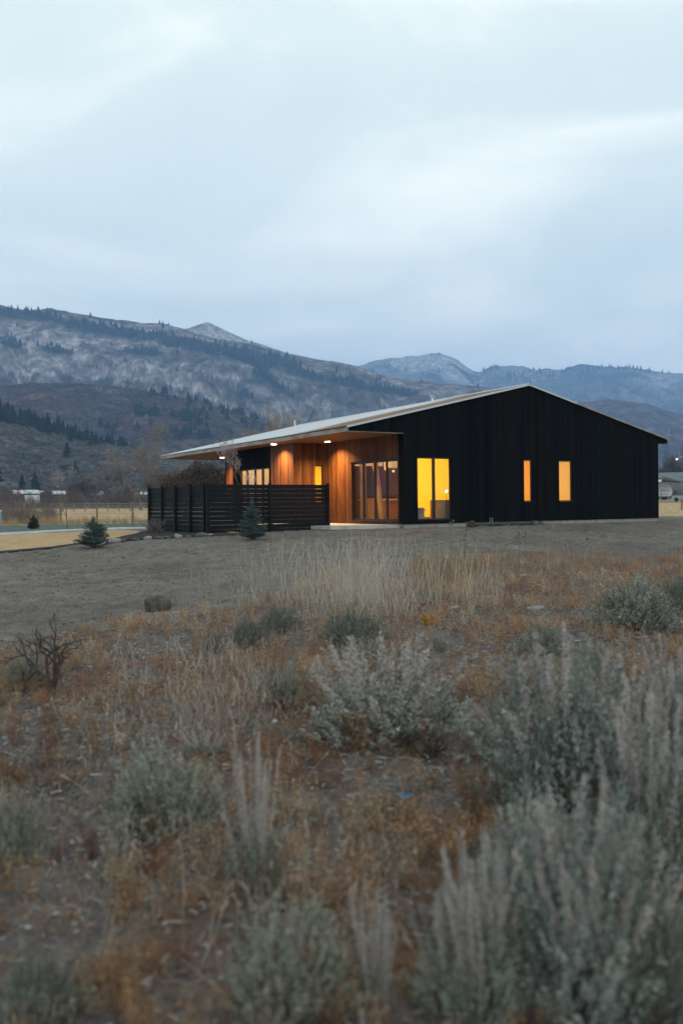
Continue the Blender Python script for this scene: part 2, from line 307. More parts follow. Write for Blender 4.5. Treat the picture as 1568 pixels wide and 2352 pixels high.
#@@GROUND
# ------------------------------------------------------------------ ground sheet
def build_ground():
    a0 = YAW
    az = np.concatenate([np.linspace(-math.pi, -0.62, 46)[:-1], np.linspace(-0.62, 0.62, 620), np.linspace(0.62, math.pi, 46)[1:]])+a0
    r = np.concatenate([np.linspace(0.3, 3, 28)[:-1], np.geomspace(3, 45, 520)[:-1], np.geomspace(45, 3900, 110)])
    A, Rr = np.meshgrid(az, r, indexing='ij')
    X = CAM[0]+np.sin(A)*Rr; Y = CAM[1]+np.cos(A)*Rr; Z = gh(X, Y)
    near = np.exp(-np.maximum(0, Rr-30)/15)*(1-scrub(X, Y))
    clod = 0.045*np.maximum(0, fbm(X*6, Y*6, 2, 4, .65))+0.02*fbm(X*1.8, Y*5, 8, 3)
    hx = np.clip(np.maximum(np.abs(X-6.8)-6.9, np.abs(Y-9)-8.9), 0, 1)
    lawn = sstep(-8.0, -9.5, X)*sstep(-1.0, 1.0, Y)
    Z = Z+near*clod*np.minimum(1, hx*3)*(1-lawn)+0.02*scrub(X, Y)*fbm(X*8, Y*8, 3, 2)
    V = np.stack([X, Y, Z], -1).reshape(-1, 3); na, nr = len(az), len(r)
    i = np.arange(na-1)[:, None]*nr; j = np.arange(nr-1)[None]
    F = np.stack([i+j, i+nr+j, i+nr+j+1, i+j+1], -1).reshape(-1, 4)
    n1 = fbm(X*0.5, Y*0.5, 1, 4); n2 = fbm(X*3, Y*3, 6, 3); n3 = fbm(X*0.12, Y*0.12, 3, 3)
    dirt = np.array([0.142, 0.128, 0.114])*(1+0.2*n1+0.34*n2)[..., None]
    litter = np.array([0.120, 0.110, 0.106])*(1+0.3*n1+0.4*n2)[..., None]
    red = np.array([0.115, 0.072, 0.050])*(1+0.3*n2)[..., None]
    w = sstep(-0.1, 0.5, n1+0.5*n2)[..., None]; sc = litter*(1-w)+red*w
    s = scrub(X, Y)[..., None]; dirt = dirt*(1-.16*sstep(.0, .5, fbm(X*.22, Y*.45, 7, 4)))[..., None]; c = dirt*(1-s)+sc*s
    D = np.hypot(X-CAM[0], Y-CAM[1])
    field = np.array([0.40, 0.285, 0.165])*(1+0.15*n1+0.15*n2+0.15*n3)[..., None]
    k = (sstep(46, 62, D)*sstep(-30, 15, Y))[..., None]; c = c*(1-k)+field*k
    far = np.array([0.13, 0.115, 0.105])*(1+0.5*n3)[..., None]; k = sstep(165, 210, D)[..., None]; c = c*(1-k)+far*k
    me = npmesh('ground', V, F, vmat('soil', 0.95, 0.1, nscale=26, namt=0.28, bump=0.7, bscale=30, bdist=0.03), c.reshape(-1, 3), True)
    tag(mobj('ground', me), kind='structure')
build_ground()
def sheet(name, poly, mat, dz, step=0.25, col=None, kind='structure'):
    """a draped sheet over the ground inside a polygon (world xy)"""
    poly = np.array(poly); mn = poly.min(0); mx = poly.max(0)
    # strip between two edges: poly is given as left edge points then right edge points reversed (same count)
    n = len(poly)//2; A = poly[:n]; B = poly[n:][::-1]
    tA = np.linspace(0, n-1, max(2, int(np.linalg.norm(np.diff(A, axis=0), axis=1).sum()/step))); k = np.arange(n)
    a = np.stack([np.interp(tA, k, A[:, i]) for i in (0, 1)], -1); b = np.stack([np.interp(tA, k, B[:, i]) for i in (0, 1)], -1)
    m = max(2, int(np.linalg.norm(a-b, axis=1).max()/step)); s = np.linspace(0, 1, m)[None, :, None]
    G = a[:, None]*(1-s)+b[:, None]*s; Z = gh(G[..., 0], G[..., 1])
    d = np.minimum(np.minimum(np.arange(m), m-1-np.arange(m))[None, :], np.minimum(np.arange(len(tA)), len(tA)-1-np.arange(len(tA)))[:, None])
    Z = Z+np.where(d > 0, dz, -0.05)
    V = np.concatenate([G, Z[..., None]], -1).reshape(-1, 3); nA = len(tA)
    i = np.arange(nA-1)[:, None]*m; j = np.arange(m-1)[None]; F = np.stack([i+j, i+m+j, i+m+j+1, i+j+1], -1).reshape(-1, 4)
    o = mobj(name, npmesh(name, V, F, mat, None, True)); return tag(o, kind=kind)
def gxy(pts): return [tuple(gpt(u, v)[:2]) for u, v in pts]
tanlawn = noisy('dormant_lawn', (0.34, 0.225, 0.11), (0.46, 0.32, 0.175), 2.2, 0.95, bump=0.8, bscale=40, bdist=0.04)
greenl = noisy('green_lawn', (0.055, 0.085, 0.07), (0.095, 0.125, 0.10), 1.6, 0.95, bump=0.8, bscale=40, bdist=0.04)
mulchm = noisy('dark_mulch', (0.012, 0.011, 0.012), (0.045, 0.038, 0.036), 18, 0.95, bump=1.0, bscale=50, bdist=0.05)
pathm = noisy('pale_concrete_path', (0.30, 0.32, 0.34), (0.40, 0.42, 0.44), 2, 0.85)
LA = [(-150, 1287), (0, 1271), (120, 1260), (200, 1249), (290, 1236), (335, 1229)]
LB = [(-150, 1240), (0, 1231), (120, 1226), (200, 1222), (290, 1220), (318, 1222)]
sheet('lawn', gxy(LA)+gxy(LB)[::-1], tanlawn, 0.05)
PB = [(-150, 1233), (0, 1226.5), (120, 1220.5), (200, 1216.8), (300, 1214), (345, 1213.4)]
PA = [(-150, 1240), (0, 1230), (120, 1222.5), (200, 1218), (300, 1215), (345, 1214.2)]
sheet('path', gxy(PA)+gxy(PB)[::-1], pathm, 0.07)
GA = [(-150, 1231), (0, 1225), (120, 1219), (200, 1215), (300, 1213), (430, 1210)]
GB = [(-150, 1209), (0, 1208), (120, 1206), (200, 1204.5), (300, 1203.5), (430, 1203)]
sheet('green_strip', gxy(GA)+gxy(GB)[::-1], greenl, 0.04, 0.5)
MA = [(236, 1251), (270, 1247), (340, 1240), (430, 1236), (500, 1233), (560, 1231)]
MB_ = [(262, 1241), (285, 1235), (330, 1224), (380, 1215), (470, 1217), (530, 1222)]
sheet('mulch_bed', gxy(MA)+gxy(MB_)[::-1], mulchm, 0.075)
#@@HOUSE
# ------------------------------------------------------------------ house
W, OV, OVR, HS, XR, HR, LEN, YW, XS, X3 = 13.633, 2.338, 0.61, 3.30, 6.02, 5.392, 19.24, 17.65, -1.45, 0.65
ET = HS+0.155
def ztop(x): return ET+(HR-ET)*(x+OV)/(XR+OV) if x < XR else HR-(HR-ET)*(x-XR)/(W+OVR-XR)
house = thing('modern_house', 'long low black clad gabled house with glowing windows and cedar walls under its eave', 'house')
def wall(name, mat, org, ax, s0, s1, zb, zt, holes=(), th=0.16, inn=(0, 1), extra=()):
    """wall in the plane through org along axis ax (0=x, 1=y); outside face at org, thickness towards inn; zb, zt numbers or functions"""
    fb = zb if callable(zb) else (lambda s: zb); ft = zt if callable(zt) else (lambda s: zt)
    br = sorted(set([s0, s1]+[e for e in extra if s0 < e < s1]+[h[0] for h in holes]+[h[1] for h in holes]))
    mb = MB(); other = 1-ax
    def P(s, z, d):
        p = [0, 0, z]; p[ax] = s; p[other] = org+d*inn; return p
    def quad(a, b, c, d): mb.add([a, b, c, d], [(0, 1, 2, 3)])
    for a, b in zip(br[:-1], br[1:]):
        e = 1e-6; hs = sorted([h for h in holes if h[0] < (a+b)/2 < h[1]], key=lambda h: h[2])
        segs = []; lo = (fb(a+e), fb(b-e))
        for h in hs: segs.append((lo, (h[2], h[2]))); lo = (h[3], h[3])
        segs.append((lo, (ft(a), ft(b))))
        for (l0, l1), (t0, t1) in segs:
            for d in (0, th): quad(P(a, l0, d), P(b, l1, d), P(b, t1, d), P(a, t0, d))
        quad(P(a, ft(a), 0), P(b, ft(b), 0), P(b, ft(b), th), P(a, ft(a), th)); quad(P(a, fb(a+e), 0), P(b, fb(b-e), 0), P(b, fb(b-e), th), P(a, fb(a+e), th))
        if abs(fb(a+e)-fb(a-e)) > .01 and a > s0: quad(P(a, fb(a+e), 0), P(a, fb(a-e), 0), P(a, fb(a-e), th), P(a, fb(a+e), th))
    for s in (s0, s1): quad(P(s, fb(s), 0), P(s, ft(s), 0), P(s, ft(s), th), P(s, fb(s), th))
    for h in holes:
        quad(P(h[0], h[2], 0), P(h[1], h[2], 0), P(h[1], h[2], th), P(h[0], h[2], th)); quad(P(h[0], h[3], 0), P(h[1], h[3], 0), P(h[1], h[3], th), P(h[0], h[3], th))
        quad(P(h[0], h[2], 0), P(h[0], h[3], 0), P(h[0], h[3], th), P(h[0], h[2], th)); quad(P(h[1], h[2], 0), P(h[1], h[3], 0), P(h[1], h[3], th), P(h[1], h[2], th))
    return mb.build(name, mat, house)
def window(ax, org, inn, s0, s1, z0, z1, mull=(), fw=0.05, dp=0.05, label=None, rails=()):
    f = MB(); o = 1-ax
    def bx(a, b, za, zb, da, db):
        p = [0, 0, za]; q = [0, 0, zb]; p[ax] = a; q[ax] = b; p[o] = org+inn*da; q[o] = org+inn*db; f.box(p, q)
    d0, d1 = dp, dp+0.06
    bx(s0+.003, s0+fw, z0+.003, z1-.003, d0, d1); bx(s1-fw, s1-.003, z0+.003, z1-.003, d0, d1)
    bx(s0+fw, s1-fw, z0+.003, z0+fw, d0, d1); bx(s0+fw, s1-fw, z1-fw, z1-.003, d0, d1)
    for m, w in mull: bx(m-w/2, m+w/2, z0+fw, z1-fw, d0-.004, d1)
    fr = f.build('window', M['frame'], house)
    if label: fr['label'] = label
    g = MB(); p = [0, 0, z0+fw]; q = [0, 0, z1-fw]; p[ax] = s0+fw; q[ax] = s1-fw; p[o] = org+inn*(d0+.028); q[o] = org+inn*(d0+.036); g.box(p, q)
    g.build('pane', M['glass'], fr); return fr
gz = [(0.601, 2.168, 0.136, 2.45), (5.771, 6.241, 0.768, 2.45), (7.664, 8.438, 0.768, 2.45)]
wall('gable_wall', M['char'], 0.0, 0, -OV+.004, W+OVR-.004, lambda s: 0.0 if 0 < s < W else HS, lambda s: ztop(s)-.01, gz, inn=1, extra=(0, XR, W))
wall('rear_wall', M['char'], YW, 0, X3, W, 0.0, lambda s: ztop(s)-.01, (), inn=-1, extra=(XR,))
wall('right_wall', M['char'], W, 1, 0.16, YW-.16, 0.0, HS, (), inn=-1)
wall('shaded_corner_wall', M['char'], 0.0, 1, 0.16, 0.33, 0.0, HS-.002, (), inn=1)  # corner strip of the cedar wall; its unlit darkness painted with the charred material
wall('cedar_wall', M['cedar'], 0.0, 1, 0.333, 5.8, 0.0, HS-.002, [(0.41, 3.63, 0.115, 2.394)], inn=1)
wall('cedar_wall', M['cedar'], 5.8, 0, XS, -0.003, 0.0, HS-.002, [(-0.46, -0.03, 0.75, 2.41)], inn=1)
wall('cedar_wall', M['cedar'], XS, 1, 5.963, 7.93, 0.0, HS-.002, (), inn=1)
wall('charred_wall', M['char'], XS-.01, 1, 7.933, 11.85, 0.0, HS-.002, [(8.06, 11.12, 0.2, 2.39)], inn=1)
wall('charred_wall', M['char'], 11.847, 0, XS+.17, X3+.16, 0.0, HS-.002, (), inn=-1, th=0.15)
wall('cedar_wall', M['cedar'], X3, 1, 11.85, YW, 0.0, HS-.002, (), inn=1)
# low foundation, patio slab
f = MB(); f.box((0.03, 0.03, -0.5), (W-.03, 0.3, -0.003)); f.box((W-.3, 0.303, -0.5), (W-.03, YW, -0.003)); f.build('foundation', M['found'], house)
f = MB(); f.box((-2.9, 0.28, -0.14), (-.003, 5.79, -0.02)); f.box((-2.9, 5.793, -0.14), (XS-.013, 12, -0.02)); tag(f.build('patio_slab', M['concrete']), 'pale concrete patio slab along the cedar wall under the eave', 'patio')
f = MB(); f.box((0.02, 0.17, -0.1), (W-.2, YW-.2, 0.03)); f.box((XS+.03, 5.97, -0.1), (0.015, 11.8, 0.03)); f.build('interior_floor', noisy('oak_floor', (0.36, 0.25, 0.15), (0.46, 0.33, 0.2), 3, 0.6), house)
# soffit, fascia, roof
f = MB(); f.box((-OV+.05, 0.165, HS), (W+OVR-.05, LEN-.05, HS+.04)); f.build('soffit', M['soffit'], house)
f = MB(); f.box((-OV-.03, 0.0, HS-.004), (-OV+.045, LEN, ET-.01)); f.build('fascia', M['fascia'], house)
f = MB(); f.box((W+OVR-.045, 0.17, HS-.004), (W+OVR, LEN, ET-.02)); f.build('fascia', M['black'], house)
f = MB(); f.prism([(-OV+.05, HS-.003), (W+OVR-.05, HS-.003), (W+OVR-.05, ET-.03), (XR, HR-.03), (-OV+.05, ET-.03)], 1, LEN-.045, LEN); f.build('far_gable', M['char'], house)
f = MB(); f.box((-OV-.01, -.012, HS-.02), (-.002, -.002, HS+.006)); f.build('drip_edge', M['greywood'], house)
def roof():
    n = 1080; ys = np.linspace(-0.09, LEN+.08, n); c = 0.018*np.maximum(-0.2, np.cos(ys*2*math.pi/0.16))
    for nm, xa, xb in (('roof', -OV-.055, XR), ('roof', W+OVR+.06, XR)):
        xs = np.linspace(xa, xb, 6); sl = abs((HR-ET)/(XR+OV))
        Z = (HR+.03-sl*np.abs(xs-XR)*(1 if xa < 0 else (HR-ET)/(W+OVR-XR)/sl))[None]+c[:, None]
        X = np.broadcast_to(xs[None], Z.shape); Y = np.broadcast_to(ys[:, None], Z.shape)
        T = np.stack([X, Y, Z], -1).reshape(-1, 3); Bm = T.copy(); Bm[:, 2] -= 0.012
        m = 6; i = np.arange(n-1)[:, None]*m; j = np.arange(m-1)[None]; F = np.stack([i+j, i+m+j, i+m+j+1, i+j+1], -1).reshape(-1, 4)
        mobj(nm, npmesh(nm, np.concatenate([T, Bm]), np.concatenate([F, F[:, ::-1]+len(T)]), M['roof'], None, True), house)
roof()
sl_ = (HR-ET)/(XR+OV); srr = (HR-ET)/(W+OVR-XR)
f = MB(); f.obox((-OV-.09, -.075, ET-.02+.012), (XR, -.075, HR+.012), .03, .07); f.build('rake_trim', M['trim'], house)
f = MB(); f.obox((XR+.003, -.075, HR+.012), (XR+2.6, -.075, HR+.012-srr*2.6), .03, .06); f.build('rake_trim', M['trim'], house)
f = MB(); f.obox((XR+2.61, -.075, HR+.008-srr*2.61), (W+OVR+.06, -.075, HR+.008-srr*(W+OVR+.06-XR)), .03, .05); f.build('rake_trim', M['fascia'], house)
f = MB(); f.prism([(XR-.22, HR+.055-sl_*.22), (XR, HR+.075), (XR+.22, HR+.055-srr*.22), (XR, HR+.055)], 1, -.1, LEN+.1); f.build('ridge_cap', M['trim'], house)
f = MB(); f.tube([(2.6, 13.3, 4.5), (2.6, 13.3, 5.02)], 0.03, 8); f.tube([(2.6, 13.3, 5.0), (2.6, 13.3, 5.04)], 0.045, 8); f.build('vent_pipe', M['white'], house)
f = MB(); f.tube([(5.2, 5.2, 5.1), (5.2, 5.2, 5.42)], 0.04, 8); f.build('vent_pipe', M['white'], house)
window(0, 0, 1, *gz[0], mull=((1.385, 0.11),), label='tall two pane window glowing yellow')
window(0, 0, 1, *gz[1], label='narrow window glowing orange'); window(0, 0, 1, *gz[2], label='wider upright window glowing orange')
window(1, 0, 1, 0.41, 3.63, 0.115, 2.394, mull=((1.21, .08), (2.02, .1), (2.83, .1)), fw=.07, label='four pane sliding door with boards behind it')
window(0, 5.8, 1, -0.46, -0.03, 0.75, 2.41, label='narrow orange window in the cedar wall')
window(1, XS-.01, 1, 8.06, 11.12, 0.2, 2.39, mull=((8.8, .14), (9.58, .14), (10.4, .14)), label='wide four pane window lit pale orange')
f = MB(); f.box((-.05, 0.36, 2.40), (-.002, 3.68, 2.425)); f.build('door_flashing', M['frame'], house)
f = MB(); f.box((-.06, .36, .085), (-.002, 3.68, .112)); f.build('door_sill', M['frame'], house)
def emis(name, c, s, c2=None):
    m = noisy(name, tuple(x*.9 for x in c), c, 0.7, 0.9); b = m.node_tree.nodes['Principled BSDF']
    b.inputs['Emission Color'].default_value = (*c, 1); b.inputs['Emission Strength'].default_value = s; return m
# backlit roller shades in the narrow windows
def shade(name, a, b, m): f = MB(); f.box(a, b); return f.build(name, m, house)
shade('roller_shade', (5.775, .165, .765), (6.237, .172, 2.455), emis('orange_shade', (0.80, 0.25, 0.02), .78))
shade('roller_shade', (7.668, .165, .765), (8.434, .172, 2.455), emis('pale_orange_shade', (0.74, 0.31, 0.05), 0.74))
shade('roller_shade', (-.455, 5.965, .745), (-.035, 5.972, 2.415), emis('amber_shade', (0.78, 0.32, 0.015), 0.72))
# kitchen room behind the charred wall
def room(name, poly, z0, z1, mat, th=0.05, skip=()):
    f = MB(); n = len(poly)
    for i in range(n):
        if i in skip: continue
        f.obox((*poly[i], (z0+z1)/2), (*poly[(i+1) % n], (z0+z1)/2), th, z1-z0)
    return f.build(name, mat, house)
room('kitchen_partition', [(XS+.2, 11.6), (1.0, 11.55), (1.0, 7.9), (XS+.2, 7.85)], 0.04, 3.28, M['plaster'], skip=(3,))
f = MB(); f.box((.3, 8.3, .04), (.9, 11.3, .9)); f.box((.55, 8.3, 1.45), (.9, 11.3, 2.3)); f.build('kitchen_cabinet', noisy('cabinet_wood', (.38, .2, .09), (.45, .26, .12), 2), house)
shelfm = emis('strip_light', (1, .72, .3), 2.2)
f = MB(); f.box((.5, 8.5, 2.34), (.56, 9.4, 2.38)); f.box((.3, 8.4, 1.98), (.36, 8.9, 2.01)); f.build('strip_light', shelfm, house)
def point(name, loc, e, c=(1, .62, .25), r=.08, parent=house):
    l = bpy.data.lights.new(name, 'POINT'); l.energy = e; l.color = c; l.shadow_soft_size = r; o = bpy.data.objects.new(name, l); link(o, parent); o.location = loc; return o
point('kitchen_light', (-.5, 9.6, 2.9), 110, (1, .55, .18))
# yellow room behind the tall gable window
PA_, PB_2 = (0.32, 0.2), (3.15, 4.3)
f = MB(); f.obox((*PA_, 1.66), (*PB_2, 1.66), .06, 3.24); f.box((3.13, 4.3, .04), (5.3, 4.36, 3.28)); f.box((5.25, .17, .04), (5.31, 4.297, 3.28)); f.build('room_partition', M['plaster'], house)
point('room_light', (3.7, 1.6, 2.6), 210, (1, .50, .010), .12)
point('floor_light', (2.2, 2.6, .8), 105, (1, .52, .012), .1)
bulb = nmat('bulb', (1, .9, .7), .5, emit=(1, .85, .55), estr=30)
t = thing('floor_lamp', 'small bare lamp shining at the right edge of the yellow window', 'lamp', (2.15, .3, .03))
f = MB(); f.tube([(0, 0, 0), (0, 0, .02)], .1, 12); f.tube([(0, 0, .02), (0, 0, 1.12)], .008, 6); f.build('stand', M['black'], t)
f = MB(); f.sphere((0, 0, 1.17), .035); f.build('bulb', bulb, t, True)
card = noisy('cardboard', (.33, .23, .15), (.42, .30, .2), 3, .9); greyc = noisy('grey_carton', (.22, .2, .18), (.3, .27, .24), 3, .9)
def carton(name, label, loc, sz, mat, rz=0, cat='box'):
    t = thing(name, label, cat, loc, rz); f = MB(); x, y, z = sz
    f.box((-x/2, -y/2, 0), (x/2, y/2, z)); f.build('carton', mat, t)
    f = MB(); f.box((-x/2, -.035, z+.001), (x/2, .035, z+.003)); f.build('tape', M['trim'], t)
    f = MB(); f.obox((-x/2, -y/2-.01, z), (x/2, -y/2-.09, z-.1), .01, .02); f.build('flap', mat, t); return t
carton('storage_box', 'dark grey box on the floor at the left of the yellow window', (.93, .62, .03), (.45, .5, .56), greyc, .1)
carton('tall_carton', 'tall tan carton standing at the right of the yellow window', (2.2, .75, .03), (.55, .6, .84), card, -.1)
carton('low_carton', 'low pale box in front of the mullion of the yellow window', (1.62, .9, .03), (.22, .25, .2), card, .3)
# living room behind the sliding door
f = MB(); f.box((5.3, 5.0, .04), (5.36, 11.0, 3.28)); f.box((1.1, 11.0, .04), (5.3, 11.06, 3.28)); f.box((3.19, 4.4, .04), (5.3, 4.46, 3.28)); f.build('inner_wall', noisy('brown_panel', (.20, .10, .06), (.27, .14, .08), 1.2, .7, stretch=(1, 1, .3)), house)
t = thing('kitchen_island', 'wooden kitchen island with white top seen through the sliding door', 'counter', (2.15, 4.55, .03), 0)
f = MB(); f.box((-.9, -.45, .001), (.9, .45, .87)); f.build('cabinet', noisy('island_wood', (.42, .20, .10), (.5, .26, .13), 2, .5), t)
f = MB(); f.box((-1.0, -.52, .873), (1.0, .52, .93)); f.build('counter_top', M['white'], t)
for i, (dx, dy, dz, col) in enumerate(((-.55, .1, 0, 0), (-.2, -.1, .02, 0), (.25, .05, .12, 0), (.55, .1, -.02, 0))):
    x, y, z = 1.75+dx*1.3, 4.2+dy, 2.13+dz*.6
    t = thing('globe_pendant', ['pale globe pendant farthest left behind the second door pane', 'globe pendant lowest in the second door pane', 'globe pendant in the third door pane', 'small globe pendant farthest right behind the third door pane'][i], 'pendant lamp', (x, y, z), 0, 'globe pendants over the kitchen island')
    f = MB(); f.sphere((0, 0, 0), .075 if i < 3 else .055, 16, 10); f.build('globe', nmat('globe_glass', (.8, .6, .35), .3, emit=(1, .62, .22), estr=.75), t, True)
    f = MB(); f.tube([(0, 0, .07), (0, 0, HS-z-.01)], .004, 5); f.build('cord', M['black'], t)
wd = noisy('raw_board', (.50, .26, .11), (.62, .36, .17), 4, .6, stretch=(1, 1, .15))
for i in range(4):
    t = thing('leaning_board', ['foremost board leaning behind the sliding door', 'second leaning board behind the sliding door', 'third leaning board behind the sliding door', 'rearmost leaning board behind the sliding door'][i], 'board', (0.45+.05*i, 2.0+.13*i, .035), 0, 'boards leaning inside the sliding door')
    f = MB(); f.obox((0, 0, 0), (.25, .95+.03*i, 2.75-.05*i), .09, .035, (0, 1, 0)); f.build('plank', wd, t)
t = thing('door_panel_stack', 'upright pale boards at the left edge of the sliding door', 'board', (.35, 3.45, .035))
f = MB(); f.obox((0, 0, 0), (.05, .1, 2.5), .1, .05, (0, 1, 0)); f.obox((.12, -.08, 0), (.14, -.05, 2.35), .09, .04, (0, 1, 0)); f.build('plank', wd, t)
carton('moving_box', 'brown box on the floor behind the left door pane', (.75, 3.6, .03), (.4, .45, .95), wd, .2)
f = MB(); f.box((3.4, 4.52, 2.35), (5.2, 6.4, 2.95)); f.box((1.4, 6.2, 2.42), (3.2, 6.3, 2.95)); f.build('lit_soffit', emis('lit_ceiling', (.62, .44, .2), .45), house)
point('living_light', (1.2, 3.2, 3.0), 95, (1, .5, .2), .15); point('living_light', (3.0, 7.0, 2.8), 60, (1, .5, .2), .15)
# eave downlights
dl = nmat('downlight_lens', (1, .9, .8), .5, emit=(1, .80, .55), estr=14)
for i, (x, y, e) in enumerate(((-.62, 4.42, 1), (-1.94, 6.6, 1), (-.05, 16.4, 1))):
    f = MB(); f.tube([(x, y, HS-.022), (x, y, HS-.004)], .13, 20); o = f.build('downlight', M['trim'], house)
    g = MB(); g.tube([(x, y, HS-.035), (x, y, HS-.021)], .115, 20); g.build('lens', dl, o)
    l = bpy.data.lights.new('downlight_beam', 'SPOT'); l.energy = 1050*e; l.color = (1, .64, .27); l.spot_size = math.radians(140); l.spot_blend = 1; l.shadow_soft_size = .05
    lo = bpy.data.objects.new('downlight_beam', l); link(lo, house); lo.location = (x, y, HS-.05)
# ------------------------------------------------------------------ privacy fence
FX, FY, FT = -6.9, 1.7, 1.5
pf = thing('privacy_fence', 'black horizontal slat privacy fence wrapping the corner of the patio', 'fence')
def slats(p, q, zb):
    f = MB(); p = np.array(p); q = np.array(q); k = 0; z = FT-.03
    while z-.149 > zb-.1:
        j = rng.normal(0, .0012, 4); f.obox((*p, z-.0745+j[0]), (*q, z-.0745+j[1]), .036, .1478+j[2]); z -= .1545; k += 1
    return f.build('slat_panel', M['fence'], pf)
yp = [1.7, 2.05, 3.35, 4.85, 6.2, 7.7]
posts = [(FX, y) for y in (1.68, 1.98, 3.3, 4.8, 6.25, 7.75)]+[(-4.55, FY), (-2.2, FY)]
for i, (x, y) in enumerate(posts):
    g0 = float(gh(x, y)); f = MB(); s = .05
    f.box((x-s, y-s, g0-.2), (x+s, y+s, FT+(.02 if i != 1 else .01))); f.build('post', M['fence'], pf)
slats((FX+.065, 1.75), (FX+.065, 7.7), -.36); slats((FX+.05, FY+.068), (-2.2, FY+.068), -.24)
#@@HILLS
# ------------------------------------------------------------------ mountains and hills
hillmat = vmat('hillside', 0.95, 0.05, nscale=0.035, namt=0.6, bump=1.0, bscale=0.03, bdist=40)
LAY = {}
def layer(name, us, vs, Df, Dr, zf, nu, nt_, noise, gully, colf, skyn=0.003, pw=1.15, mat=None, back=1.0, bend=None, grain=20):
    """a range of hills: ridge height taken from the elevation of its crest, at its own real distance"""
    U = np.linspace(us[0], us[-1], nu); Vr = np.interp(U, us, vs)
    # smooth the crest polyline, then roughen it
    Df_ = np.interp(U, us, Df) if np.ndim(Df) else np.full(nu, Df, float); Dr_ = np.interp(U, us, Dr) if np.ndim(Dr) else np.full(nu, Dr, float)
    d = _F[None]*FPX+R_[None]*(U[:, None]-784)-U_[None]*(Vr[:, None]-1176); hd = np.hypot(d[:, 0], d[:, 1]); el = d[:, 2]/hd; dx = d[:, 0]/hd; dy = d[:, 1]/hd
    el = el+skyn*fbm(U*0.02, 3.1+zf, 0, 6, .55)*0.6
    ts = np.concatenate([np.linspace(0, 1, nt_), 1+np.linspace(0.03, 1, max(6, nt_//6))]); T = ts[None, :]
    zr = CAM[2]+el*Dr_
    D = Df_[:, None]+(Dr_-Df_)[:, None]*T
    tt = np.minimum(T, 1)
    prof = tt**pw if bend is None else np.interp(tt, bend[0], bend[1])
    Z = zf+(zr[:, None]-zf)*np.where(T <= 1, prof, 1-0.5*back*(T-1)**1.2)
    X = CAM[0]+dx[:, None]*D; Y = CAM[1]+dy[:, None]*D
    env = np.minimum(1, T*6)*np.minimum(1, np.abs(1-T)*3.5+0.0)*np.where(T > 1, 0.6, 1)
    L = Dr_.mean()
    wx = X+0.06*L*fbm(X/L*5, Y/L*5, 2, 3); wy = Y+0.06*L*fbm(X/L*5, Y/L*5, 8, 3)
    g = ridged(wx/L*9, wy/L*9, 1.5, 5)-0.3
    Z = Z+env*(gully*(g-.75)*np.minimum(1, np.abs(1-T)*1.8+.12)+noise*np.minimum(1, np.abs(1-T)*2+.1)*fbm(X/L*28, Y/L*28, 5, 5, .55))
    V = np.stack([X, Y, Z], -1)
    nn = len(ts); i = np.arange(nu-1)[:, None]*nn; j = np.arange(nn-1)[None]; F = np.stack([i+j, i+nn+j, i+nn+j+1, i+j+1], -1).reshape(-1, 4)
    u_, v_, z_ = proj(V.reshape(-1, 3)); u_ = u_.reshape(nu, nn); v_ = v_.reshape(nu, nn)
    c = colf(X, Y, Z, u_, v_, T, g)
    gr = sstep(-.22, .22, fbm(X/grain, Y/grain, Z/grain*1.3, 4, .75)); c = np.asarray(c)*(.66+.56*gr)[..., None]
    LAY[name] = (V, u_, v_, nt_, U)
    o = mobj(name.split('#')[0], npmesh(name.split('#')[0], V.reshape(-1, 3), F, mat or hillmat, np.clip(c, 0, 1).reshape(-1, 3), True)); return tag(o, kind='structure')
def mixc(a, b, w): w = np.clip(w, 0, 1)[..., None]; return np.asarray(a)*(1-w)+np.asarray(b)*w
def blob(u, v, pts):
    """soft mask of patches, each (u, v, radius u, radius v, tilt)"""
    m = np.zeros_like(u)
    for (a, b, ru, rv, k) in pts: m = np.maximum(m, 1-np.hypot((u-a)/ru, (v-b-(u-a)*k)/rv))
    return m
def col_far(X, Y, Z, u, v, T, g):
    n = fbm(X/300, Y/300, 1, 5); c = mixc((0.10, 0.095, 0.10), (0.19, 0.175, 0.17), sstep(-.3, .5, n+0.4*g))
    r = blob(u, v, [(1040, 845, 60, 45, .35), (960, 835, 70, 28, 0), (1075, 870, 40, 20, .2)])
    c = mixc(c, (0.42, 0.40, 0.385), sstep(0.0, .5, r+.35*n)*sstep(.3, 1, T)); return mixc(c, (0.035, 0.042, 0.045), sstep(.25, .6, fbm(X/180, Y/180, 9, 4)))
def col_peak(X, Y, Z, u, v, T, g):
    n = fbm(X/200, Y/200, 1, 5); return mixc((0.30, 0.26, 0.235), (0.50, 0.46, 0.42), sstep(-.4, .5, n))
ROCKS = [(60, 790, 130, 45, .15), (40, 835, 130, 45, .2), (150, 800, 120, 30, .3), (200, 850, 190, 32, .12), (330, 850, 130, 26, .15), (420, 880, 120, 20, .3), (520, 930, 120, 14, .5), (590, 900, 60, 20, .2),
         (250, 790, 60, 16, .1), (390, 790, 50, 12, .2), (520, 800, 40, 12, .2), (650, 940, 50, 25, .3), (480, 855, 90, 10, .25), (585, 845, 40, 9, .3), (620, 955, 70, 16, .45), (240, 745, 60, 8, .1), (130, 770, 80, 14, .1)]
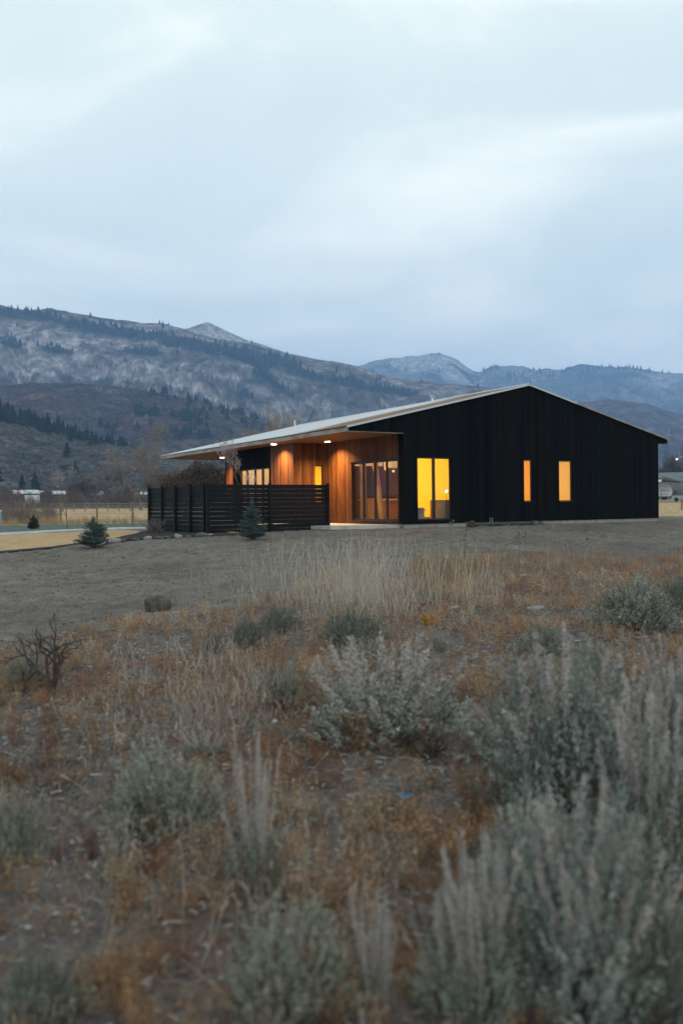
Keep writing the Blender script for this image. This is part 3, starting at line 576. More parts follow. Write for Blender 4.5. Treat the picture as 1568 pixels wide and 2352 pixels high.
FORS = [(60, 725, 110, 15, .12), (250, 760, 170, 17, .16), (420, 790, 150, 18, .22), (560, 820, 110, 22, .3), (600, 860, 30, 35, .2), (640, 890, 45, 14, .6), (130, 805, 60, 12, .2), (330, 810, 60, 10, .1), (700, 860, 70, 14, .25), (20, 790, 60, 12, .3), (800, 880, 90, 14, .2), (900, 900, 90, 10, .15), (440, 745, 60, 10, .2), (650, 830, 60, 14, .35), (560, 905, 30, 12, .3)]
def col_big(X, Y, Z, u, v, T, g):
    n = fbm(X/160, Y/160, 1, 6, .6); n2 = fbm(X/420, Y/420, 4, 3)
    c = mixc((0.092, 0.074, 0.066), (0.165, 0.135, 0.118), sstep(-.5, .6, n+.3*n2))
    cr_ = ridged(X/38, Y/38, Z/25, 4); n4 = fbm(X/45, Y/45, Z/45, 4, .65); rk = sstep(-.12, .38, blob(u, v, ROCKS)+.34*n+.36*n4)*(1-.6*sstep(.25, -.25, cr_+.4*n4))
    c = mixc(c, mixc((0.27, 0.24, 0.235), (0.44, 0.395, 0.38), sstep(-.3, .5, fbm(X/40, Y/40, 2, 4))), rk)
    return mixc(c, (0.026, 0.034, 0.036), .9*sstep(.15, .5, blob(u, v, FORS)+.3*n+.35*n4))
def col_mid(X, Y, Z, u, v, T, g):
    n = fbm(X/60, Y/60, 1, 6, .6); c = mixc((0.066, 0.052, 0.058), (0.132, 0.104, 0.108), sstep(-.5, .6, n)); return mixc(c, (0.17, 0.075, 0.055), .5*sstep(.2, .5, fbm(X/80, Y/80, 8, 4)))
def col_near(X, Y, Z, u, v, T, g):
    n = fbm(X/25, Y/25, 1, 6, .6); c = mixc((0.075, 0.070, 0.070), (0.15, 0.138, 0.128), sstep(-.5, .6, n)); return mixc(c, (0.36, 0.27, 0.19), .8*sstep(.45, .7, fbm(X/40, Y/8, 8, 4)))
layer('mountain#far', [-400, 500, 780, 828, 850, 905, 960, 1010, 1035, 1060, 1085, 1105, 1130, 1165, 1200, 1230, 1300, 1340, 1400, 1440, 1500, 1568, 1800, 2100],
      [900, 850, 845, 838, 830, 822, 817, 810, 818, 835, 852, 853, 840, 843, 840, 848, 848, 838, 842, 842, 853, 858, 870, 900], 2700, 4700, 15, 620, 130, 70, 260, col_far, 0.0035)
layer('mountain#peak', [300, 380, 425, 452, 469, 476, 483, 495, 525, 565, 610, 650, 680, 740, 820], [800, 775, 756, 747, 741.5, 740.5, 742, 748, 761, 781, 793, 807, 822, 850, 900], 2300, 3100, 200, 260, 50, 10, 40, col_peak, 0.0010)
layer('mountain#big', [-500, -250, -100, 0, 60, 120, 190, 240, 300, 380, 430, 470, 500, 565, 625, 680, 740, 790, 830, 900, 1000, 1095, 1200, 1400, 1700, 2000],
      [660, 690, 698, 700, 712, 708, 722, 730, 738, 744, 758, 771, 779, 788, 802, 817, 826, 834, 846, 868, 880, 886, 915, 965, 1010, 1050], 1150, 2200, 12, 1000, 230, 44, 150, col_big, 0.0025, bend=([0, .3, .6, 1], [0, .22, .55, 1]))
layer('hill#spur', [1000, 1150, 1280, 1400, 1480, 1540, 1700, 2000], [1010, 960, 930, 917, 925, 945, 985, 1040], 1200, 2300, 14, 260, 70, 12, 45, col_mid, 0.002)
layer('hill#mid', [-500, -200, 0, 80, 160, 250, 330, 420, 500, 560, 620, 700, 800, 1000, 1300, 1600], [900, 892, 884, 880, 881, 886, 896, 914, 936, 954, 976, 1002, 1040, 1085, 1120, 1140], 620, 1150, 8, 620, 130, 6, 17, col_mid, 0.002, bend=([0, .4, .75, 1], [0, .28, .68, 1]))
layer('hill#near', [-500, -250, -100, 0, 60, 130, 200, 260, 330, 400, 480, 600, 800, 1000, 1300, 1700], [890, 905, 925, 948, 968, 990, 1008, 1022, 1035, 1046, 1060, 1085, 1110, 1122, 1130, 1135], 330, 640, 4, 480, 120, 4, 9, col_near, 0.002, bend=([0, .4, 1], [0, .22, 1]))
def pick(name, u, v):
    V, U2, V2, nt_, UU = LAY[name]; i = np.clip(np.searchsorted(UU, u), 1, len(UU)-1); col = V2[i, :nt_]; mn = np.minimum.accumulate(col)
    ok = col <= mn+0.5; d = np.where(ok, np.abs(col-v), 1e9); j = int(np.argmin(d)); return V[i, j]
# conifers
def conifer_arr(h, seed, tiers=7, n=9):
    r = np.random.default_rng(seed); mb = MB()
    for k in range(tiers):
        f = k/(tiers-1); z0 = h*(.10+.74*f); R = h*.20*(1-f)**.8+.02*h; top = z0+h*(.24-.06*f)
        a = np.arange(2*n)*math.pi/n+r.random()*6; rr = R*np.where(np.arange(2*n) % 2, .52, 1)*(.72+.5*r.random(2*n)); zz = z0+h*.03*r.normal(size=2*n)-np.where(np.arange(2*n) % 2, 0, h*.03)
        V = np.stack([rr*np.cos(a), rr*np.sin(a), zz], -1); V = np.vstack([V, [[0, 0, min(top, h)]]]); m = 2*n
        mb.add(V, [(i, (i+1) % m, m) for i in range(m)])
    return np.concatenate(mb.V), np.concatenate(mb.F[3])
def tile(Vp, Fp, pos, sc, rz, cols=None, sz=None):
    """many copies of one small shape in one mesh"""
    n = len(pos); c, s = np.cos(rz)[:, None], np.sin(rz)[:, None]; sc = np.asarray(sc)[:, None]; sz = sc if sz is None else np.asarray(sz)[:, None]
    X = (Vp[None, :, 0]*c-Vp[None, :, 1]*s)*sc+pos[:, None, 0]; Y = (Vp[None, :, 0]*s+Vp[None, :, 1]*c)*sc+pos[:, None, 1]; Z = Vp[None, :, 2]*sz+pos[:, None, 2]
    V = np.stack([X, Y, Z], -1).reshape(-1, 3); F = (Fp[None]+(np.arange(n)*len(Vp))[:, None, None]).reshape(-1, Fp.shape[1])
    return V, F, (None if cols is None else np.repeat(cols, len(Vp), axis=0))
def gather(parts):
    V = []; F = {}; Cc = []; n = 0
    for v, f, c in parts:
        V.append(v); Cc.append(c)
        for g in (f if isinstance(f, list) else [f]): F.setdefault(g.shape[1], []).append(g+n)
        n += len(v)
    return np.concatenate(V), [np.concatenate(x) for x in F.values()], np.concatenate(Cc)
conmat = vmat('conifer_green', 0.95, 0.05)
cprot = [conifer_arr(1, s) for s in range(4)]
def conifers_stuff(name, lay, boxes, dens, hr, seed, label=None):
    r = np.random.default_rng(seed); P = []
    V, U2, V2, nt_, UU = LAY[lay]; U2 = U2[:, :nt_]; V2 = V2[:, :nt_]; PV = V[:, :nt_]
    m = blob(U2, V2, boxes)+.18*fbm(U2/18, V2/10, 3, 4); w = (sstep(.2, .5, m)+.02*(m > -1.2)*sstep(.0, .35, fbm(U2/30, V2/20, 7, 3))).ravel()
    # spread by true area of the cells
    cell = np.zeros(U2.shape); e1 = np.linalg.norm(np.diff(PV, axis=0), axis=2); e2 = np.linalg.norm(np.diff(PV, axis=1), axis=2); cell[:-1, :-1] = e1[:, :-1]*e2[:-1]
    pr = w*cell.ravel(); N = int(dens*pr.sum()); N = min(N, 16000); idx = r.choice(len(pr), N, p=pr/pr.sum()); i, j = np.unravel_index(idx, U2.shape)
    a = r.random((N, 2)); i = np.minimum(i, PV.shape[0]-2); j = np.minimum(j, PV.shape[1]-2)
    P = PV[i, j]+(PV[i+1, j]-PV[i, j])*a[:, :1]+(PV[i, j+1]-PV[i, j])*a[:, 1:]
    h = r.uniform(*hr, N)*(.7+.5*r.random(N)); cs = np.array([.022, .030, .028])*(.6+.9*r.random((N, 1))); parts = []
    for k, (Vp, Fp) in enumerate(cprot):
        q = np.arange(N) % 4 == k; parts.append(tile(Vp, Fp, P[q]-[0, 0, .5], h[q]*1.2, r.random(q.sum())*6, cs[q], h[q]))
    V, F, c = gather(parts); return tag(mobj(name, npmesh(name, V, F, conmat, c)), label, 'trees', kind='stuff')
conifers_stuff('conifer_forest', 'mountain#big', FORS, .012, (10, 19), 1, 'dark conifer woods scattered over the upper mountainside')
conifers_stuff('conifer_forest', 'mountain#far', [(1130, 850, 60, 12, 0), (1300, 853, 160, 10, 0), (1450, 850, 120, 10, .1), (1200, 870, 100, 22, 0), (1380, 880, 160, 12, .2), (900, 850, 60, 10, .1)], .0009, (16, 30), 2, 'dark conifers along the far blue range')
conifers_stuff('conifer_forest', 'hill#near', [(-60, 940, 70, 26, .25), (20, 958, 80, 26, .25), (100, 980, 70, 24, .25), (170, 1000, 60, 12, .2)], .05, (8, 13), 3, 'dense dark conifer wood on the left shoulder of the near hill')
# conifers that stand on their own on the purple hill
cm = [npmesh('conifer', *conifer_arr(1, 20+s, 9, 10), conmat, np.array([[.026, .036, .033]])*(.8+.4*np.random.default_rng(s).random((len(conifer_arr(1, 20+s, 9, 10)[0]), 1)))) for s in range(4)]
tv = MB(); tv.tube([(0, 0, -.03), (0, 0, .2)], [.02, .015], 5); ctrunk = tv.mesh('trunk', M['darkbark'])
def conifer(u, v, lay, h, label, group, i):
    p = pick(lay, u, v); o = thing('conifer', label, 'conifer', tuple(p), random.random()*6, group); s = h*random.uniform(.85, 1.15)
    o.scale = (s*1.5, s*1.5, s); link(bpy.data.objects.new('crown', cm[i % 4]), o); link(bpy.data.objects.new('trunk', ctrunk), o); return o
CL = []
for (u0, v0, ru, rv, n, wh) in ((345, 952, 22, 12, 12, 'in the dark knot at the middle of the purple hill'), (318, 948, 12, 8, 5, 'just left of the dark knot on the purple hill'), (425, 960, 26, 9, 12, 'right of the dark knot on the purple hill'), (500, 950, 60, 10, 16, 'along the right crest of the purple hill'), (405, 1003, 34, 9, 14, 'low on the purple hill above the cottonwood'), (450, 975, 30, 14, 7, 'on the right slope of the purple hill'), (360, 985, 70, 14, 7, 'scattered below the dark knot on the purple hill'), (470, 1005, 40, 10, 7, 'low on the purple hill above the roof tip'), (560, 968, 40, 10, 9, 'on the purple hill just above the roof'), (350, 905, 50, 6, 7, 'on the upper crest line of the purple hill'), (430, 925, 50, 6, 7, 'further down the crest line of the purple hill'), (230, 985, 60, 12, 6, 'on the left face of the purple hill'), (620, 985, 40, 8, 8, 'at the right foot of the purple hill above the roof')):
    for k in range(n): CL.append((u0+random.gauss(0, ru*.6), v0+random.gauss(0, rv*.6), wh))
for i, (u, v, wh) in enumerate(CL): conifer(u, v, 'hill#mid', 11, 'dark conifer '+wh, 'conifers '+wh, i)
for i in range(34):
    u = 150+i*5.5+random.gauss(0, 5); v = 1003+(u-150)*.16+random.gauss(0, 9)
    conifer(u, v, 'hill#near', random.uniform(5, 8.5), 'dark conifer in the '+('upper', 'middle', 'lower')[min(2, i//12)]+' third of the row down the near slope', 'conifers in the '+('upper', 'middle', 'lower')[min(2, i//12)]+' third of the near slope row', i)
# brush on the hills
def shrub_arr(seed, n=34, flat=.75):
    r = np.random.default_rng(seed); d = r.normal(size=(n, 3)); d[:, 2] = np.abs(d[:, 2]); d /= np.linalg.norm(d, axis=1)[:, None]
    c = d*r.uniform(.55, 1, (n, 1))*[1, 1, flat]; a = np.cross(d, r.normal(size=(n, 3))); a /= np.linalg.norm(a, axis=1)[:, None]; b = np.cross(d, a); s = r.uniform(.13, .28, (n, 1))
    V = np.stack([c-a*s-b*s*.6, c+a*s-b*s, c+a*s*.5+b*s, c-a*s*.8+b*s*.7], 1).reshape(-1, 3); return V, np.arange(4*n).reshape(-1, 4)
sprot = [shrub_arr(50+s) for s in range(4)]
def brush(lay, N, rr, cols, seed, tmax=1.0, umin=-300, umax=1650, label=None):
    r = np.random.default_rng(seed); V, U2, V2, nt_, UU = LAY[lay]; PV = V[:, :nt_]; e1 = np.linalg.norm(np.diff(PV, axis=0), axis=2)[:, :-1]; e2 = np.linalg.norm(np.diff(PV, axis=1), axis=2)[:-1]
    w = e1*e2; cl = fbm(PV[:-1, :-1, 0]/45, PV[:-1, :-1, 1]/45, seed, 4); w = w*(.15+sstep(-.3, .4, cl)); w *= ((U2[:-1, :nt_-1] > umin) & (U2[:-1, :nt_-1] < umax))
    idx = r.choice(w.size, N, p=(w/w.sum()).ravel()); i, j = np.unravel_index(idx, w.shape); a = r.random((N, 2)); P = PV[i, j]+(PV[i+1, j]-PV[i, j])*a[:, :1]+(PV[i, j+1]-PV[i, j])*a[:, 1:]
    s = r.uniform(*rr, N); cs = np.array(cols)[r.integers(0, len(cols), N)]*(.8+.4*r.random((N, 1))); parts = []
    for k, (Vp, Fp) in enumerate(sprot):
        q = np.arange(N) % 4 == k; parts.append(tile(Vp, Fp, P[q], s[q], r.random(q.sum())*6, cs[q]))
    V, F, c = gather(parts); return tag(mobj('hill_brush', npmesh('hill_brush', V, F, M['veg'], c)), label, 'brush', kind='stuff')
brush('hill#near', 26000, (.7, 1.9), [(.11, .10, .10), (.135, .125, .12), (.09, .082, .08), (.12, .11, .105), (.085, .09, .086)], 5, label='grey bare brush covering the near hillside')
brush('hill#mid', 18000, (1.2, 3.0), [(.095, .08, .088), (.115, .096, .102), (.078, .065, .072), (.125, .082, .078)], 6, label='purple brown brush covering the middle hill')
# haze
HZ = MB(); HZ.box((-4200, -1200, -14), (5600, 6900, 1150))
def haze():
    m = bpy.data.materials.new('haze_air'); m.use_nodes = True; nt = m.node_tree; nt.nodes.clear(); o = nt.nodes.new('ShaderNodeOutputMaterial'); v = nt.nodes.new('ShaderNodeVolumePrincipled')
    v.inputs['Color'].default_value = (.34, .60, 1, 1); v.inputs['Density'].default_value = 0.00022; v.inputs['Anisotropy'].default_value = 0.0
    nt.links.new(v.outputs[0], o.inputs['Volume']); ob = HZ.build('haze', m); return tag(ob, kind='stuff')
haze()
#@@PLANTS
# ------------------------------------------------------------------ plants
def blades(B, D, Wd, r, tip=.25):
    """quads from base points B along D (length included), widths Wd"""
    n = len(B); a = np.cross(D, r.normal(size=(n, 3))); a /= np.linalg.norm(a, axis=1)[:, None]+1e-9; a = a*np.asarray(Wd).reshape(-1, 1)/2
    V = np.stack([B-a, B+a, B+D+a*tip, B+D-a*tip], 1).reshape(-1, 3); return V, np.arange(4*n).reshape(-1, 4)
def unit(a): return a/(np.linalg.norm(a, axis=-1, keepdims=True)+1e-9)
def sage_parts(seed, R=.5, H=.55, shoots=380, leaves=26, stalks=24, lean=(0, 0), stalkh=(.25, .5), leafc=(.215, .232, .205), open_=.0, lw=.0075):
    r = np.random.default_rng(seed)
    # foliage shoots fill an uneven dome
    d = r.normal(size=(shoots, 3)); d[:, 2] = np.abs(d[:, 2])*.9+.05; d = unit(d); q = r.uniform(.5, .95, shoots)**.7
    lump = 1+.25*np.sin(np.arctan2(d[:, 1], d[:, 0])*3+seed)+.15*np.sin(np.arctan2(d[:, 1], d[:, 0])*7+2*seed)
    B = d*(q*lump)[:, None]*[R, R, H]+np.array([0, 0, .03]); B[:, 2] = np.maximum(B[:, 2], .01)
    g = unit(d*[1, 1, .6]+[lean[0], lean[1], .75]+.25*r.normal(size=(shoots, 3))); Ln = r.uniform(.10, .24, shoots)*(H/.55)
    t = np.tile(np.linspace(0, 1, leaves), shoots); si = np.repeat(np.arange(shoots), leaves)
    P = B[si]+g[si]*(Ln[si]*t)[:, None]+.006*r.normal(size=(len(t), 3)); ld = unit(g[si]*.8+r.normal(size=(len(t), 3))*.75)*r.uniform(.012, .026, (len(t), 1))
    V, F = blades(P, ld, r.uniform(.6, 1.3, len(t))*lw, r, .8); sc = 1.1*np.array(leafc)*(1+.25*r.normal(size=(shoots, 1)))*np.array([1, 1, 1]); c = np.clip(sc[si]*(.8+.4*r.random((len(t), 1))), .01, .6); fol = (V, F, np.repeat(c, 4, 0))
    # pale flower plumes
    st = None
    if stalks:
        dd = r.normal(size=(stalks, 3)); dd[:, 2] = np.abs(dd[:, 2])+.7; dd = unit(dd); B = dd*r.uniform(.6, .9, (stalks, 1))*[R, R, H]; g = unit(dd*[.7, .7, 0]+[lean[0], lean[1], 1.3]+.12*r.normal(size=(stalks, 3))); Ls = r.uniform(*stalkh, stalks)
        m = 230; t = np.tile(np.linspace(.12, 1, m), stalks); si = np.repeat(np.arange(stalks), m); bend = g[si]*(Ls[si]*t)[:, None]; bend[:, :2] += (.05*np.sin(si*1.7)*t*t)[:, None]*r.normal(size=(stalks, 2))[si]
        rad = (.022*(1-.7*t)+.003)[:, None]; P = B[si]+bend+rad*r.normal(size=(len(t), 3))*[.8, .8, .4]; ld = unit(g[si]+.7*r.normal(size=(len(t), 3)))*r.uniform(.008, .02, (len(t), 1))
        V, F = blades(P, ld, r.uniform(.005, .010, len(t)), r, .7); c = np.array([.375, .345, .325])*(.75+.5*r.random((stalks, 1)))[si]*(.85+.3*r.random((len(t), 1))); st = [(V, F, np.repeat(c, 4, 0))]
        V, F = blades(B-g*.1, g*(Ls[:, None]+.1), np.full(stalks, .005), r, .3); st.append((V, F, np.full((len(V), 3), .2)))
    # woody stems
    sm = MB()
    for k in range(9):
        a = r.random()*6.28; e = np.array([math.cos(a)*R*r.uniform(.3, .7), math.sin(a)*R*r.uniform(.3, .7), H*r.uniform(.2, .5)]); mid = e*[.35, .35, .6]+r.normal(size=3)*.03
        sm.tube([(0, 0, -.05), mid, e], [.012, .008, .004], 5)
    return fol, st, sm
sagem = vmat('sage_leaf', .9, .12); plumem = vmat('sage_plume', .95, .05); strawm = vmat('straw', .85, .15)
SP = []
def sage_proto(*a, **k):
    fol, st, sm = sage_parts(*a, **k); d = {'foliage': npmesh('foliage', *fol[:2], sagem, fol[2]), 'branches': sm.mesh('branches', M['darkbark'])}
    if st: V, F, c = gather(st); d['flower_stalks'] = npmesh('flower_stalks', V, F, plumem, c)
    return d
SP.append(sage_proto(1, R=.44, H=.34, shoots=470, stalks=44, stalkh=(.26, .5), leafc=(.24, .255, .225)))
SP.append(sage_proto(2, R=.45, H=.55, shoots=820, stalks=44, stalkh=(.2, .42), leafc=(.205, .228, .205)))
SP.append(sage_proto(3, R=.40, H=.36, shoots=520, stalks=5, stalkh=(.15, .25), leafc=(.215, .225, .185)))
SP.append(sage_proto(4, R=.42, H=.45, shoots=600, stalks=56, stalkh=(.3, .55), leafc=(.205, .225, .20)))
SP.append(sage_proto(5, R=.30, H=.22, shoots=170, stalks=20, stalkh=(.38, .62), leafc=(.17, .195, .165)))
SP.append(sage_proto(6, R=.45, H=.42, shoots=600, stalks=0, leafc=(.15, .16, .135)))
def sage(u, v, wpx, hpx, p, label, rz=None, tilt=0):
    b = gpt(u, v); z = (b-CAM)@_F; s = wpx/FPX*z/.9/(1+.12); k = SP[p]; hh = {0: .62, 1: .78, 2: .50, 3: .85, 4: .75, 5: .55}[p]
    o = thing('sagebrush', label, 'sagebrush', tuple(b), random.random()*6 if rz is None else rz, 'sagebrush in the scrub'); sz = hpx/FPX*z/hh; o.scale = (s, s, sz)
    for n, me in k.items(): link(bpy.data.objects.new(n, me), o)
    return o
for a in [
 (885, 1690, 390, 205, 0, 'broad sagebrush with splayed pale plumes in the middle of the foreground'),
 (1305, 1890, 400, 430, 1, 'tall dense grey green sagebrush right of the middle one'),
 (1510, 2030, 300, 480, 3, 'tall sagebrush with many long plumes at the right edge'),
 (1340, 2330, 420, 520, 1, 'large blurred sagebrush in the lower right foreground'),
 (1090, 2340, 260, 420, 3, 'sagebrush with long bent plumes left of the large lower right one'),
 (1540, 2360, 220, 280, 5, 'dark low sagebrush in the bottom right corner'),
 (585, 2060, 200, 420, 4, 'sparse sagebrush of tall thin plumes left of the centre foreground'),
 (370, 1930, 330, 210, 2, 'rounded olive grey sagebrush on the lower left'),
 (25, 1985, 190, 170, 2, 'grey green sagebrush cut by the left edge'),
 (812, 1492, 150, 95, 5, 'small dark green sagebrush below the straw clump'),
 (650, 1625, 130, 100, 2, 'small pale sagebrush left of the splayed one'),
 (1460, 1450, 220, 125, 2, 'bluish sagebrush at the upper right edge of the scrub'),
 (1550, 1415, 110, 90, 5, 'dark sagebrush on the right edge beside the bluish one'),
 (1245, 1500, 120, 75, 2, 'small bluish sagebrush above the tall dense one'),
 (1370, 1580, 150, 95, 2, 'low green sagebrush behind the tall dense one'),
 (575, 1485, 90, 70, 5, 'small slate grey sagebrush in the rusty weeds'),
 (640, 1455, 90, 65, 5, 'small green sagebrush just right of the slate grey one'),
 (500, 1505, 60, 55, 5, 'dark little sagebrush left of the slate grey one'),
 (60, 1580, 100, 80, 2, 'pale sagebrush beside the dead branching shrub'),
 (650, 2340, 330, 260, 2, 'low green sagebrush at the bottom centre'),
 (860, 2330, 160, 330, 4, 'sparse sagebrush of pale plumes at the bottom centre'),
 (840, 1530, 150, 60, 2, 'low leafy sagebrush behind the splayed one'),
 (1000, 1500, 60, 40, 2, 'tiny sagebrush near the orange clump'),
 (90, 2340, 200, 150, 5, 'olive sagebrush in the bottom left corner'),
 (1530, 1600, 90, 60, 2, 'small sagebrush near the right edge among rusty weeds'),
 (470, 1730, 150, 60, 4, 'thin plumes standing above the olive grey sagebrush'),
 (1430, 1850, 270, 330, 1, 'dense sagebrush between the tall dense one and the right edge'),
 (1550, 1760, 200, 300, 3, 'plumed sagebrush at the right edge above the tallest'),
 (1215, 2170, 260, 330, 1, 'round sagebrush just above the large lower right one'),
 (1720, 1900, 350, 420, 1, 'sagebrush beyond the right edge'), (-200, 1900, 300, 200, 2, 'sagebrush beyond the left edge')]: sage(*a)
def dead_shrub(loc, seed, R, H, nb, label, name='dead_shrub', mat=None, depth=3, group=None, up=.6):
    r = np.random.default_rng(seed); mb = MB()
    def grow(p, d, L, rad, k):
        n = 4; P = [p]; dd = d.copy()
        for i in range(n): dd = unit(dd+.22*r.normal(size=3)+[0, 0, .06]); P.append(P[-1]+dd*L/n)
        mb.tube(P, np.linspace(rad, rad*.6, n+1), 4 if k else 5)
        if k >= depth: return
        for _ in range(r.integers(2, 5)): j = r.integers(2, n+1); grow(P[j], unit(dd+.65*r.normal(size=3)+[0, 0, .15]), L*r.uniform(.5, .8), rad*.55, k+1)
    for _ in range(nb): a = r.random()*6.28; grow(np.array([0, 0, -.03]), unit(np.array([math.cos(a)*R/H*1.2, math.sin(a)*R/H*1.2, up+r.random()])), H*.45, .012*H/.5, 0)
    o = thing(name, label, 'shrub', tuple(loc), 0, group); mb.build('branches', mat or M['darkbark'], o); return o
dead_shrub(gpt(122, 1594), 5, .5, .85, 4, 'dead dark branching shrub at the left among rusty weeds')
dead_shrub(gpt(232, 1425), 6, .35, .2, 7, 'low dead twiggy shrub on the edge of the dirt', mat=M['greywood'])
dead_shrub(gpt(1110, 1745), 8, .5, .4, 14, 'grey dead brush mass right of the splayed sagebrush', mat=M['bark'])
dead_shrub(gpt(960, 1740), 9, .45, .3, 12, 'dark twig tangle under the splayed sagebrush')
dead_shrub(gpt(390, 1390), 10, .4, .3, 9, 'fine grey twigs growing beside the brown boulder', mat=M['greywood'])
dead_shrub(gpt(940, 1980), 12, .4, .25, 9, 'low grey twiggy shrub left of the tall dense sagebrush', mat=M['bark'])
# rusty weeds
def weed_arr(seed, n=130, H=.26, R=.12, stems=7):
    n = int(n*1.9); stems = int(stems*1.9)
    r = np.random.default_rng(seed); B = []; D = []; Wd = []
    for s in range(stems):
        a = r.random()*6.28; o = r.random()*R; top = np.array([math.cos(a)*(o+R*.6*r.random()), math.sin(a)*(o+R*.6*r.random()), H*r.uniform(.6, 1.05)]); b = np.array([math.cos(a)*o*.3, math.sin(a)*o*.3, 0])
        B.append(b); D.append(top-b); Wd.append(.0032); m = n//stems; t = r.uniform(.2, 1, m)
        P = b+(top-b)*t[:, None]+r.normal(size=(m, 3))*[.02, .02, .012]*(1.3-t)[:, None]*1.4
        B += list(P); D += list(unit(r.normal(size=(m, 3))+[0, 0, .5])*r.uniform(.008, .019, (m, 1))); Wd += list(r.uniform(.0035, .009, m))
    return blades(np.array(B), np.array(D), np.array(Wd), r, .6)
wprot = [weed_arr(100+s, *q) for s, q in enumerate(((130, .26, .12, 7), (100, .20, .11, 6), (150, .34, .13, 9), (90, .15, .12, 7)))]
wlow = [weed_arr(120+s, 50, .22, .12, 5) for s in range(3)]
def scatter_pts(n, dmin, dmax, seed, half=.60):
    r = np.random.default_rng(seed); d = np.sqrt(r.uniform(dmin**2, dmax**2, n)); a = YAW+r.uniform(-half, half, n); return CAM[0]+np.sin(a)*d, CAM[1]+np.cos(a)*d, d, r
def uvof(x, y): z = gh(x, y); u, v, _ = proj(np.stack([x, y, z], -1)); return u, v, z
BARE = [(330, 1500, 120, 25, -.2), (470, 2200, 190, 110, 0), (760, 2000, 60, 60, 0), (640, 1560, 60, 20, 0), (350, 1760, 90, 40, 0), (900, 2080, 70, 50, 0), (1150, 1370, 110, 18, 0), (980, 1850, 90, 40, 0), (1000, 1680, 140, 50, 0), (520, 1700, 60, 30, 0), (100, 1480, 60, 20, 0)]
def weeds(name, N, dmin, dmax, seed, prot, srange, label, half=.6):
    x, y, d, r = scatter_pts(N, dmin, dmax, seed, half); u, v, z = uvof(x, y); s = scrub(x, y)
    p = s*(.2+.62*sstep(-.35, .35, fbm(x*.55, y*.55, 3, 3)))*(1-.92*sstep(-.1, .4, blob(u, v, BARE)+.25*pnoise(x*2, y*2, 1))); k = r.random(N) < p; x, y, z, d = x[k], y[k], z[k], d[k]; n = len(x)
    pal = np.array([(.215, .120, .068), (.25, .150, .088), (.175, .092, .056), (.28, .19, .125), (.15, .09, .062), (.24, .205, .17), (.15, .068, .046)]); w = np.array([.22, .22, .15, .13, .1, .13, .05])
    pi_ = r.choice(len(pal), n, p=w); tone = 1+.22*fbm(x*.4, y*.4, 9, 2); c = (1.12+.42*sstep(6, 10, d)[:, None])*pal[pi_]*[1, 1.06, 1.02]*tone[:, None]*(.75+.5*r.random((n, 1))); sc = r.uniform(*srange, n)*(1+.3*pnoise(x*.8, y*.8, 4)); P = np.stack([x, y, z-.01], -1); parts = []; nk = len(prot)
    for i, (Vp, Fp) in enumerate(prot):
        q = np.arange(n) % nk == i; V, F, cc = tile(Vp, Fp, P[q], sc[q], r.random(q.sum())*6, c[q]); cc = cc*np.repeat(.75+.5*r.random((len(F), 1)), 4, 0); parts.append((V, F, cc))
    V, F, cc = gather(parts); return tag(mobj(name, npmesh(name, V, F, M['veg'], cc)), label, 'weeds', kind='stuff')
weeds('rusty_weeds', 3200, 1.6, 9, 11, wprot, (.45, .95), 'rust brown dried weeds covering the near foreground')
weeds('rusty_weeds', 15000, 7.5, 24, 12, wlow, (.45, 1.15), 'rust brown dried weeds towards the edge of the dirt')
# dry grasses
def grass(name, x, y, z, H, c, r, label, w=.004, lean=.12, heads=True, arc=.0):
    n = len(x); B = np.stack([x, y, z-.01], -1); dr = unit(np.stack([r.normal(size=n)*lean, r.normal(size=n)*lean, np.ones(n)], -1)); k1 = dr*(H*.55)[:, None]; side = r.normal(size=(n, 3))*[1, 1, 0]*lean*.6
    k2 = unit(dr+side)*(H*.45)[:, None]; a = np.cross(dr, r.normal(size=(n, 3))); a = unit(a)*np.broadcast_to(w, (n,))[:, None]/2
    V = np.stack([B-a, B+a, B+k1+a*.8, B+k1-a*.8, B+k1+k2+a*.35, B+k1+k2-a*.35], 1).reshape(-1, 3); i = (np.arange(n)*6)[:, None]; F = np.concatenate([i+[0, 1, 2, 3], i+[3, 2, 4, 5]]); parts = [(V, F, np.repeat(c, 6, 0))]
    if heads:
        m = 7; q = np.repeat(np.arange(n), m); t = np.tile(np.linspace(.55, 1, m), n)[:, None]; P = (B+k1)[q]+k2[q]*t+r.normal(size=(n*m, 3))*.004; V, F = blades(P, unit(k2[q]+.012*r.normal(size=(n*m, 3)))*.022, np.full(n*m, .0055), r, .4); parts.append((V, F, np.repeat(c[q]*1.1, 4, 0)))
    V, F, cc = gather(parts); return tag(mobj(name, npmesh(name, V, F, strawm, cc)), label, 'grass', kind='stuff')
def tuft(name, spots, per, Hr, col, seed, label, spread=.12, w=.005, lean=.10, heads=True):
    r = np.random.default_rng(seed); X = []; Y = []
    for (u, v, su, sv, n) in spots:
        for _ in range(n):
            g = gpt(u+r.normal()*su, v+r.normal()*sv); X += list(g[0]+r.normal(size=per)*spread); Y += list(g[1]+r.normal(size=per)*spread)
    X = np.array(X); Y = np.array(Y); n = len(X); c = np.array(col)*(.75+.5*r.random((n, 1))); return grass(name, X, Y, gh(X, Y), r.uniform(*Hr, n), c, r, label, w, lean, heads)
tuft('tall_dry_grass', [(830, 1385, 60, 24, 52), (780, 1405, 70, 16, 26), (860, 1365, 35, 14, 24), (700, 1375, 35, 18, 12), (640, 1385, 30, 12, 8)], 10, (.2, 1.12), (.44, .395, .335), 21, 'tall pale straw grass in a clump before the door', .24, .0045, .2)
